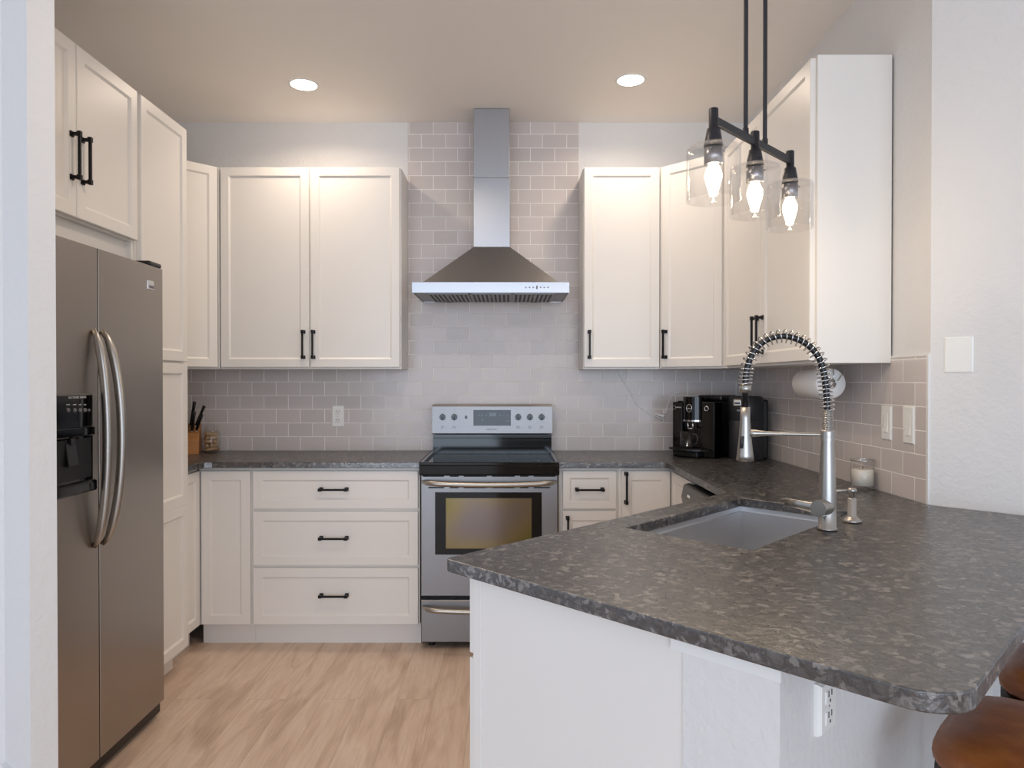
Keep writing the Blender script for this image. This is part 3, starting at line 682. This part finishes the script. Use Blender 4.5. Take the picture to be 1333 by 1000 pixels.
for x in (576, 591.3, 607, 674.7, 689.8, 705.2):
    b = B(fr0); b.cyl((gx(x), slope(gz(533.5)), gz(533.5)), (gx(x), slope(gz(533.5)) - .0008, gz(533.5)), .0022, seg=8); b.build('indicator', M['ink'], cp)
# door
zd0, zd1 = zr_(776.5), zr_(618.5)
b = B(fr0); b.rings(RX0 + .003, RX1 - .003, zd0, zd1, [(0, .004), (.004, 0)], .034); dr_ = b.build('oven_door', M['steel'], e)
wx0, wx1, wz0, wz1 = xr_(566.3), xr_(705.3), zr_(722), zr_(641)
b = B(fr0); b.rings(wx0, wx1, wz0, wz1, [(0, -.0025), (.002, -.004)], .002); wf = b.build('window_frame', M['gloss'], dr_)
b = B(fr0); b.box(xr_(580.5), xr_(692), -.0046, -.0030, zr_(714), zr_(648.5)); b.build('window_glass', M['oven'], wf)
b = B(fr0)
for y in (620, 634.8):
    for x0, x1 in ((550.5, 578), (585.5, 597), (603.5, 633.5), (640.5, 670), (677, 688), (695, 723)):
        if y > 630: x0, x1 = (x0 + 7, x1) if x0 < 560 else ((x0, x1 - 7) if x1 > 720 else (x0, x1))
        b.box(xr_(x0), xr_(x1), -.0006, .001, zr_(y + .9), zr_(y - .8))
b.build('vent_slots', M['slot'], dr_)
def bow(y_, x0, x1, name, par, sag, r=.0135, out=.045):
    pts = []; rr = []; n = 24
    for i in range(n + 1):
        t = i / n; u = 2 * t - 1; k = 1 - u * u
        edge = 1 - abs(u) ** 8
        pts.append((xr_(x0) + (xr_(x1) - xr_(x0)) * t, -.006 - out * min(1, (1 - abs(u)) * 5) ** .5, zr_(y_) - sag * k)); rr.append(r * (.55 + .45 * min(1, (1 - abs(u)) * 12)))
    b = B(fr0); b.tube(pts, rr, 14, up=(0, 0, 1)); return b.build(name, M['nickel'], par)
bow(627, 549.5, 724.0, 'handle', dr_, .010)
b = B(fr0); b.rings(RX0 + .003, RX1 - .003, .038, zr_(781.5), [(0, .004), (.004, 0)], .034); dd = b.build('storage_drawer', M['steel'], e)
bow(790, 550, 723, 'handle', dd, .012, .0125)

# ------------------------------------------------------------------ hood
yh = 3.713; hx0, hx1 = xp(536.5, yh), xp(741, yh); zh0 = atY(640, 381, yh).z; zh1 = atY(640, 367.5, yh).z
fh = FR(0, yh, 0); dh = D - yh - .001
e = empty('range_hood', FR((hx0 + hx1) / 2, D, 0, zh0), 'stainless steel chimney range hood above the range', 'range hood')
b = B(fh)
b.box(hx0, hx1, 0, .004, zh0, zh1); b.box(hx0, hx0 + .004, .004, dh, zh0, zh1); b.box(hx1 - .004, hx1, .004, dh, zh0, zh1); b.box(hx0 + .004, hx1 - .004, dh - .004, dh, zh0, zh1)
b.box(hx0 + .004, hx1 - .004, .004, dh - .004, zh1 - .004, zh1)
bd = b.build('canopy_band', M['steel_v'], e)
yc = 3.96 - yh; cx0, cx1 = xp(616, 3.96), xp(664.3, 3.96); zcb = atY(640, 322, 3.96).z
b = B(fh); i0 = .052
v = [(hx0 + i0, .018, zh1), (hx1 - i0, .018, zh1), (hx1 - i0, dh, zh1), (hx0 + i0, dh, zh1), (cx0, yc, zcb), (cx1, yc, zcb), (cx1, dh, zcb), (cx0, dh, zcb)]
b._add(v, [(0, 1, 5, 4), (1, 2, 6, 5), (2, 3, 7, 6), (3, 0, 4, 7), (4, 5, 6, 7), (3, 2, 1, 0)]); b.build('canopy', M['steel'], e)
b = B(fh); zs_ = atY(640, 231, 3.96).z
b.box(cx0, cx1 - .0, yc, dh, zcb + .0005, zs_, .003); b.build('lower_chimney', M['steel_v'], e)
b = B(fh); b.box(cx0 + .0, cx1 - .004, yc + .003, dh, zs_ + .0003, ZCEIL - .001, .003); b.build('upper_chimney', M['steel_v'], e)
b = B(fh); zu = zh0 + .004
b.box(hx0 + .0045, hx1 - .0045, .0045, dh - .0045, zu, zu + .006); un = b.build('underside', M['steel'], e)
fwid = (hx1 - hx0 - .14) / 3
for k in range(3):
    f_x = hx0 + .07 + k * fwid
    b = B(fh); b.box(f_x + .004, f_x + fwid - .004, .05, dh - .05, zu - .008, zu + .001, .002); fi_ = b.build('baffle_filter', M['steel'], un)
    b = B(fh)
    for j in range(9):
        x = f_x + .016 + j * (fwid - .032 - .012) / 8; b.box(x, x + .011, .065, dh - .065, zu - .0088, zu - .007)
    b.build('baffle_gaps', M['slot'], fi_)
    b = B(fh); b.tube([(f_x + fwid / 2, .07, zu - .008), (f_x + fwid / 2, .075, zu - .018), (f_x + fwid / 2, .10, zu - .018), (f_x + fwid / 2, .105, zu - .008)], .002, 6); b.build('filter_pull', M['chrome'], fi_)
for x in (hx0 + .16, hx1 - .17):
    b = B(fh); b.lathe([(0, zu - .006), (.022, zu - .006), (.026, zu + .001)], mtx=Matrix.Translation((x, dh - .03, 0)), seg=20); b.build('hood_lamp', M['slot'], un)
b = B(fh)
for k in range(7):
    x = xp(684.5 + k * 4.8, yh); h_ = .003 if k != 3 else .009
    b.box(x - .004, x + .004, -.0008, .0004, (zh0 + zh1) / 2 - h_, (zh0 + zh1) / 2 + h_)
b.build('control_buttons', M['ink'], bd)

# ------------------------------------------------------------------ refrigerator (front faces +X)
ff = FR(XF, 0, PI / 2); FY0, FYS, FY1 = 2.10, 2.407, 2.857; FZ0, FZ1 = .065, 1.834
e = empty('refrigerator', FR(XF, 2.5, PI / 2), 'side-by-side stainless steel refrigerator with bowed handles', 'refrigerator')
b = B(ff); b.box(FY0 + .004, FY1 - .004, .075, .70, .03, FZ1 - .012); b.build('body', M['charcoal'], e)
b = B(ff); b.box(FY0 + .01, FY1 - .008, .01, .075, .018, FZ0 - .004, .006); b.lathe([(0, 0), (.016, 0), (.016, .02)], mtx=Matrix.Translation((FY1 - .05, .06, 0)), seg=14); b.build('base_grille', M['blackplastic'], e)
def fdoor(y0, y1, name):
    b = B(ff); b.rings(y0, y1, FZ0, FZ1, [(0, .0015), (.001, 0)], .070); return b.build(name, M['fridge'], e)
b = B(ff); b.box(FYS - .0032, FYS + .0032, .0015, .074, FZ0, FZ1); b.build('door_gap_shade', M['dark'], e)  # dark strip added to paint the shade of the gap between the doors
dz = fdoor(FY0, FYS - .0035, 'freezer_door'); df = fdoor(FYS + .0035, FY1, 'fridge_door')
def fhandle(yb_, out, par, dy):
    b = B(ff); n = 28; z0, z1 = atX(123, 712, XF).z, atX(124, 430, XF).z; pts = []; rr = []
    for i in range(n + 1):
        t = i / n; k = 4 * t * (1 - t); pts.append((yb_ + dy * (k - .0), -.004 - out * (k ** .62), z0 + (z1 - z0) * t)); rr.append(.0165 * (.5 + .5 * min(1, k * 3)))
    b.tube(pts, rr, 14, flat=(.95, .8), up=(0, 1, 0)); return b.build('handle', M['nickel'], par)
fhandle(FYS - .036, .047, dz, 0); fhandle(FYS + .015, .068, df, 0)
# dispenser
d0, d1 = 2.135, 2.362; zt1, zt0, zm = 1.335, 1.005, 1.205
b = B(ff); b.rings(d0, d1, zt0, zt1, [(0, -.004), (.006, -.010)], .001)
b.box(d0 + .004, d1 - .004, -.018, -.008, zm - .012, zm + .020, .004)
b.box(d0 + .004, d1 - .004, -.026, -.008, zt0 + .002, zt0 + .040, .007); dp = b.build('dispenser', M['gloss'], dz)
b = B(ff); b.box(d0 + .02, d1 - .016, -.0108, -.0095, zt0 + .05, zm - .018); b.build('recess', M['blackplastic'], dp)
b = B(ff); b.cyl((d0 + .10, -.016, zm - .012), (d0 + .10, -.016, zm - .035), .009, .007, 14); b.prism([(-.012, zm - .03), (-.022, zm - .10), (-.018, zm - .105), (-.010, zm - .04)], 'x', d0 + .075, d0 + .125); b.build('paddle', M['charcoal'], dp)
for x in (85, 93.5, 100.5, 107, 112):
    p_ = atX(x - .5, 534 if x > 80 else 536, XF); b = B(ff); b.cyl((p_.y, -.0095, p_.z), (p_.y, -.0135, p_.z), .0075 if x < 110 else .005, .006 if x < 110 else .004, 16); b.build('button', M['ink'], dp)
p_ = atX(98, 517.5, XF)
text('ELECTRONIC SENSOR', .0095, FR(XF + .0104, p_.y - .005, PI / 2, p_.z), M['inkwhite'], dp, 'lettering')
for x, s_t in ((85, 'WATER'), (93.5, 'CRUSH'), (100.5, 'CUBE'), (107, 'LOCK')):
    p_ = atX(x - .5, 527, XF); text(s_t, .0055, FR(XF + .0104, p_.y, PI / 2, p_.z), M['inkwhite'], dp, 'lettering')
p_ = atX(196, 371.5, XF); b = B(ff); b.box(p_.y - .028, p_.y + .022, -.003, .001, p_.z - .018, p_.z + .018, .0015); bd_ = b.build('badge', M['chrome'], df)
b = B(ff); b.box(p_.y - .016, p_.y + .020, -.0036, -.002, p_.z - .012, p_.z - .001); b.build('badge_field', M['ink'], bd_)
b = B(ff); b.box(FY1 - .10, FY1 - .004, .0, .09, FZ1 + .0005, FZ1 + .020, .007); b.box(FY1 - .02, FY1 - .010, .02, .05, FZ1 - .004, FZ1 + .002); b.build('hinge_cover', M['blackplastic'], e)

# ------------------------------------------------------------------ pendant light
YP = 1.85; XP1 = xp(928, YP) ; base = Vector((XP1, YP, 0)); dirp = Vector((S, S, 0))
# third shade depth from x=1027
k3 = (1027.5 - 661.08) / F; t3 = (k3 * YP - XP1) / (S * (1 - k3)); posn = [base, base + dirp * t3 / 2, base + dirp * t3]
zb1 = 2.068
zg1, zg0 = 1.997, 1.855
e = empty('pendant_light', Matrix.Translation((posn[1].x, posn[1].y, ZCEIL)), 'black three-bulb linear pendant with clear glass shades over the peninsula', 'pendant light')
def atbar(x):
    k = (x - 661.08) / F; t = (k * YP - XP1) / (S * (1 - k)); return base + dirp * t
b = B(FR(posn[0].x, posn[0].y, PI / 4)); b.box(.0, t3, -.0055, .0055, zb1 - .011, zb1 + .011, .0012); b.build('bar', M['slate'], e)
for x in (969.8, 994.8):
    q = atbar(x); b = B(); b.cyl((q.x, q.y, zb1 + .011), (q.x, q.y, ZCEIL - .018), .0062, seg=14); b.lathe([(.0085, zb1 + .010), (.0085, zb1 + .024), (.006, zb1 + .026)], mtx=Matrix.Translation((q.x, q.y, 0)), seg=14); b.build('stem', M['slate'], e)
b = B(FR(posn[1].x, posn[1].y, PI / 4)); b.box(-.16, .16, -.055, .055, ZCEIL - .020, ZCEIL - .0005, .003); b.build('ceiling_canopy', M['slate'], e)
for q in posn:
    m = Matrix.Translation((q.x, q.y, 0))
    b = B(); b.lathe([(0, zb1 + .030), (.0115, zb1 + .030), (.0125, zb1 + .028), (.0125, zb1 - .022), (.0172, zb1 - .0235), (.0248, zg1 + .003), (.0248, zg1 + .001), (.0, zg1 + .001)], mtx=m, seg=28)
    sk = b.build('socket_cup', M['slate'], e)
    b = B(); b.lathe([(.0, zg1 - .004), (.0240, zg1 - .004), (.0240, zg1 - .046), (.0190, zg1 - .046), (.0, zg1 - .044)], mtx=m, seg=26)
    for aa in (0, 2.1, 4.2): b.cyl((q.x + .024 * math.cos(aa), q.y + .024 * math.sin(aa), zg1 - .010), (q.x + .030 * math.cos(aa), q.y + .030 * math.sin(aa), zg1 - .010), .003, seg=8)
    b.build('lamp_holder', M['satin'], sk)
    R = .0705
    b = B(); b.lathe([(.020, zg1), (R - .008, zg1), (R - .002, zg1 - .003), (R, zg1 - .010), (R, zg0), (R - .0022, zg0), (R - .0022, zg1 - .009), (R - .009, zg1 - .0025), (.020, zg1 - .0025)], mtx=m, seg=56)
    b.build('glass_shade', M['glass'], e)
    zb2 = zg1 - .046
    b = B(); b.lathe([(.012, zb2), (.015, zb2 - .006), (.0215, zb2 - .022), (.0225, zb2 - .034), (.0185, zb2 - .052), (.0125, zb2 - .072), (.009, zb2 - .084), (.0, zb2 - .086)], mtx=m, seg=24); b.build('bulb', M['bulb'], sk)
    b = B(); b.lathe([(.006, zb2 - .087), (.0105, zb2 - .100), (.0095, zb2 - .101), (.0, zb2 - .0875)], mtx=m, seg=16); b.build('bulb_tip', M['glass'], sk)
    l = bpy.data.lights.new('bulb_light', 'POINT'); l.energy = 1.6; l.color = (1, .78, .52); l.shadow_soft_size = .03
    lo = bpy.data.objects.new('bulb_light', l); C.objects.link(lo); lo.location = (q.x, q.y, zb2 - .12)

# ------------------------------------------------------------------ recessed lights and one added fill lamp
for x, y, lab in ((395.5, 110.5, 'round recessed ceiling light above the left cabinets'), (821, 104.5, 'round recessed ceiling light above the right cabinets'), (395, -330, None)):
    if lab: q = atZ(x, y, ZCEIL)
    else: q = Vector((-.35, 2.15, ZCEIL))  # unseen fill lamp without a fixture, added to brighten floor and ceiling
    if lab:
        e = empty('recessed_light', Matrix.Translation(q), lab, 'ceiling light')
        m = Matrix.Translation((q.x, q.y, ZCEIL))
        b = B(); b.lathe([(.067, -.0015), (.078, -.004), (.082, -.0005)], mtx=m, seg=40); b.build('trim_ring', M['trim'], e)
        b = B(); b.lathe([(.0, -.0012), (.067, -.0014)], mtx=m, seg=40); b.build('lens', M['lamp'], e)
    area('can_and_fill_light', (q.x, q.y, ZCEIL - .012), (q.x, q.y, 0), .13, .13, 4.1 if lab else 6.5, WARM, 'DISK', 155)

# ------------------------------------------------------------------ coffee machine
fm = FR(.912, 3.880, -PI / 4); mw = .258; mh_ = .345
e = empty('coffee_machine', fm @ Matrix.Translation((mw / 2, .15, ZC)), 'glossy black bean-to-cup coffee machine with a round front badge', 'coffee machine')
Zf = lambda z: ZC + z
b = B(fm)
b.box(0, mw, .06, .30, Zf(.0005), Zf(.305), .006); b.box(.0, .062, .012, .07, Zf(.0005), Zf(.300), .005); b.box(.178, mw, .008, .07, Zf(.0005), Zf(.305), .006); b.box(.058, .182, .05, .07, Zf(.0005), Zf(.2), 0)
b.build('body', M['gloss'], e)
b = B(fm); poly = [(.060, .10)] + [(.120 - .060 * math.cos(t * PI / 10), .030 - .045 * math.sin(t * PI / 10)) for t in range(11)] + [(.180, .10)]
b.prism(poly, 'z', Zf(.205), Zf(.330), True); hd = b.build('brew_head', M['gloss'], e)
b = B(fm); poly2 = [(.119 + (p[0] - .119) * 1.02, p[1] - .0015) for p in poly]; b.prism(poly2, 'z', Zf(.196), Zf(.2045), True); b.build('trim_band', M['chrome'], hd)
b = B(fm); b.box(.10, mw - .005, .10, .28, Zf(.306), Zf(.338), .012); b.build('bean_lid', M['blackplastic'], e)
b = B(fm)
for x in (.105, .135): b.tube([(x, -.001, Zf(.195)), (x, -.001, Zf(.150))], .0045, 10)
b.tube([(.105, -.003, Zf(.160)), (.120, -.008, Zf(.155)), (.135, -.003, Zf(.160))], .004, 8); b.build('coffee_spout', M['chrome'], hd)
b = B(fm); poly = [(.0, .06), (-.016, .0)] + [(-.016 + (mw - .010) * t / 8, -.075 * math.sin(PI * t / 8) ** .6 if 0 < t < 8 else 0) for t in range(9)] + [(.20, .06)]
b.prism([(x, y) for x, y in poly[1:]], 'z', Zf(.040), Zf(.049)); b.box(.03, .18, -.03, .05, Zf(.0005), Zf(.040), .01); b.build('drip_tray', M['blackplastic'], e)
ringm = lambda x, z, y: fm @ Matrix.Translation((x, y, Zf(z))) @ Matrix.Rotation(PI / 2, 4, 'X')
b = B(); b.lathe([(.0165, 0), (.0205, 0), (.0205, .002), (.0165, .002), (.0165, 0)], mtx=ringm(.120, .268, -.0150) @ Matrix.Diagonal((.85, 1.1, 1, 1)), seg=28); b.build('badge', M['chrome'], hd)
text('jura', .0125, fm @ Matrix.Translation((.120, -.0165, Zf(.267))), M['inkwhite'], hd, 'lettering')
b = B(); b.lathe([(.010, 0), (.0135, 0), (.0135, .010), (.010, .010), (.010, 0)], mtx=ringm(.215, .268, .008), seg=24); b.build('dial', M['chrome'], e)
b = B(); b.lathe([(.009, 0), (.012, 0), (.012, .003), (.009, .003), (.009, 0)], mtx=ringm(.012, .268, .012), seg=24); b.build('steam_dial', M['chrome'], e)
b = B(fm)
for k in range(4): b.box(.026 + .008 * k, .030 + .008 * k, .0105, .0125, Zf(.268), Zf(.273))
b.build('indicator_marks', M['inkwhite'], e)
# glass mug
c = fm @ Vector((.108, -.022, 0)); mm = Matrix.Translation((c.x, c.y, Zf(.0492)))
e = empty('glass_mug', mm, 'clear glass mug on the drip tray of the coffee machine', 'mug')
b = B(); b.lathe([(0, 0), (.030, 0), (.033, .004), (.035, .095), (.0325, .095), (.0305, .010), (0, .008)], mtx=mm, seg=32); b.build('cup', M['glass'], e)
b = B(); hd_ = Vector((.80, -.6, 0)); o0 = Vector((c.x, c.y, Zf(.0492)))
b.tube([o0 + hd_ * .034 + Vector((0, 0, .082)), o0 + hd_ * .055 + Vector((0, 0, .080)), o0 + hd_ * .064 + Vector((0, 0, .060)), o0 + hd_ * .058 + Vector((0, 0, .034)), o0 + hd_ * .035 + Vector((0, 0, .018))], .0042, 10); b.build('handle', M['glass'], e)
# brewer
Q = Vector((1.268, 3.705, ZC)); mq = Matrix.Translation(Q)
e = empty('coffee_brewer', mq, 'slim dark grey cylindrical brewer beside the coffee machine', 'coffee brewer')
b = B(); b.lathe([(0, .0005), (.086, .0005), (.088, .006), (.088, .205), (.0865, .2065), (.0865, .209), (.088, .2105), (.088, .325), (.080, .335), (0, .338)], mtx=mq, seg=44); bb_ = b.build('body', M['charcoal'], e)
fbw = mq @ Matrix.Rotation(math.radians(-27), 4, 'Z')
b = B(fbw); b.box(-.052, -.010, -.094, -.070, .284, .320, .006); b.build('brew_handle', M['nickel'], e)
b = B(fbw); b.box(-.044, -.016, -.0955, -.093, .296, .304, .001); b.build('handle_recess', M['slot'], e)
text('KEURIG', .0125, mq @ Matrix.Rotation(math.radians(-35), 4, 'Z') @ Matrix.Translation((0, -.0885, .262)), M['inkwhite'], bb_, 'lettering')
b = B(mq); b.box(.060, .110, -.028, .030, .0005, .318, .010); b.build('water_tank', M['blackplastic'], e)

# ------------------------------------------------------------------ cord with plug
cps = [(803, 482), (812, 497), (822, 513), (829, 527), (836, 532), (846, 539), (853, 543)]
pts = smooth_path([atY(x, y, D - .008) for x, y in cps], 6)
b = B(); b.tube(pts, .0025, 6)
pts = smooth_path([atY(x, y, D - .009) for x, y in [(863, 539), (868, 536), (869, 528), (873, 519), (879, 513), (886, 510)]], 6); b.tube(pts, .0025, 6)
lp = []
c = atY(858, 542, D - .012)
for k in range(60):
    a = k / 59 * 2 * PI * 3; lp.append(c + Vector((math.cos(a) * .028, -.006 * (k / 59), math.sin(a) * .009 - math.cos(a) * .012)))
b.tube(lp, .0026, 6)
co = b.build('charging_cord', M['cordmat'], None, label='thin white cord hanging down the back tiles beside the coffee machine', cat='cord', origin=tuple(c))
b = B(); p1 = atY(864, 542, D - .02); b.cyl(p1, p1 + Vector((-.035, 0, .010)), .009, .007, 12); b.build('plug', M['cordmat'], co)

# ------------------------------------------------------------------ knife block and jar
Q = atZ(248, 593, ZC); Q = Vector((-1.835, 4.02, ZC)); fkb = FR(Q.x, Q.y, math.radians(18), ZC)
e = empty('knife_block', fkb, 'tan wooden knife block at the left end of the back counter', 'knife block')
b = B(fkb); b.prism([(-.075, .0005), (-.075, .078), (-.045, .115), (.045, .17), (.07, .15), (.07, .0005)], 'x', -.05, .052); b.build('block', M['wood'], e)
b = B(fkb); b.box(-.046, .048, -.0765, -.0745, .0006, .076); b.build('front_label_panel', M['wood'], e)
random.seed(4)
kd = Vector((.0, -.58, .81)).normalized()
for i, (x, t_, L, dx) in enumerate(((-.035, .1, .12, -.1), (-.012, .12, .13, .0), (.012, .1, .125, .12), (.034, .15, .11, .28), (-.025, .55, .15, .0), (.0, .6, .155, .15), (.026, .55, .14, .33))):
    p = Vector((x, -.045 + .09 * t_, .121 + .055 * t_)); p = fkb @ p; dv = (fkb.to_3x3() @ (Vector((dx * 1.2, -.35, .9)).normalized()))
    kfr = Matrix.Translation(p)
    kn = empty('kitchen_knife', kfr, 'black-handled kitchen knife standing in the wooden knife block', 'knife', 'knives in the knife block')
    b = B(); b.tube([p + dv * .006, p + dv * L * .3, p + dv * L * .7, p + dv * L], [.0075, .009, .0085, .0105], 8, flat=(1, .7)); b.build('knife_handle', M['blackplastic'], kn)
    b = B(); b.tube([p - dv * .002, p + dv * .0055], .007, 8); b.build('bolster', M['chrome'], kn)
Q = Vector((-1.738, 4.075, ZC)); mq = Matrix.Translation(Q)
e = empty('glass_jar', mq, 'round clear glass jar of corks beside the knife block', 'jar')
b = B(); b.lathe([(0, .001), (.040, .001), (.047, .010), (.053, .045), (.053, .085), (.046, .120), (.034, .140), (.032, .150), (.0345, .153), (.030, .153), (.031, .139), (.043, .118), (.0508, .085), (.0508, .045), (.045, .012), (0, .005)], mtx=mq, seg=32); b.build('jar_body', M['glass'], e)
b = B(); b.lathe([(0, .154), (.034, .154), (.030, .160), (.012, .163), (.010, .170), (.014, .180), (.012, .190), (0, .194)], mtx=mq, seg=24); b.build('lid', M['glass'], e)
def cork_mesh():
    b = B(); b.lathe([(0, -.019), (.009, -.019), (.0105, -.017), (.0105, .017), (.009, .019), (0, .019)], seg=12)
    return b.build('wine_cork', M['cork'], None, label='natural wine cork lying in the glass jar by the knife block', cat='cork', group='corks in the glass jar')
ck0 = cork_mesh(); n = 0
for lay in range(5):
    for j in range(4):
        o = ck0 if n == 0 else ck0.copy()
        if n: C.objects.link(o)
        a = j * PI / 2 + lay * .8; r = .026
        o.location = (Q.x + r * math.cos(a), Q.y + r * math.sin(a), ZC + .018 + lay * .0225); o.rotation_euler = (PI / 2 + random.uniform(-.25, .25), 0, a + random.uniform(-.3, .3)); n += 1

# ------------------------------------------------------------------ stools
def stool(aa, bb, rot, label):
    P = Vector(pe(aa, bb)); fs = FR(P.x, P.y, -PI / 4 + rot)
    e = empty('bar_stool', fs, label, 'bar stool', 'leather bar stools at the peninsula')
    zs = .716; w = .185
    # cushion: rounded square superellipse
    def sq(r, z, k=4.5, n=40):
        out = []
        for i in range(n):
            t = 2 * PI * i / n; c, s = math.cos(t), math.sin(t); q = (abs(c) ** k + abs(s) ** k) ** (-1 / k); out.append((c * q * r, s * q * r, z))
        return out
    def loft(b, L, n=40):
        v = sum(L, []); f = [(i * n + k, i * n + (k + 1) % n, (i + 1) * n + (k + 1) % n, (i + 1) * n + k) for i in range(len(L) - 1) for k in range(n)]
        f += [list(range(n))[::-1], [(len(L) - 1) * n + k for k in range(n)]]; b._add(v, f, True)
    b = B(fs); loft(b, [sq(w - .012, zs - .060), sq(w - .002, zs - .050), sq(w, zs - .036), sq(w - .006, zs - .018), sq(w - .028, zs - .006), sq(w * .6, zs + .001), sq(w * .25, zs + .003), sq(.001, zs + .003)])
    cu = b.build('seat_cushion', M['leather'], e)
    b = B(fs); b.box(-.05, .06, -.03, .03, zs - .0, zs + .0034, .001); b.build('printed_mark', simple('faded_print', '5A3214', .45), cu)
    b = B(fs); loft(b, [sq(w - .010, zs - .105), sq(w - .004, zs - .100), sq(w - .004, zs - .066), sq(w - .010, zs - .061)]); b.build('seat_frame', M['gun'], e)
    for sx in (-1, 1):
        for sy in (-1, 1):
            b = B(fs); p0 = Vector((sx * (w - .035), sy * (w - .035), zs - .10)); p1 = Vector((sx * (w + .01), sy * (w + .01), .0))
            b.tube([p0, p1], .016, 8); b.build('leg', M['gun'], e)
    b = B(fs); q = w - .005; L = [(q, q, .22), (-q, q, .22), (-q, -q, .22), (q, -q, .22), (q, q, .22)]
    for i in range(4): b.tube([L[i], L[i + 1]], .009, 8)
    b.build('foot_ring', M['gun'], e)
stool(1.075, .575, 0, 'nearest brown leather bar stool, tucked under the rounded corner of the peninsula')
stool(1.10, 1.04, 0, 'farther brown leather bar stool, mostly hidden beyond the peninsula edge')
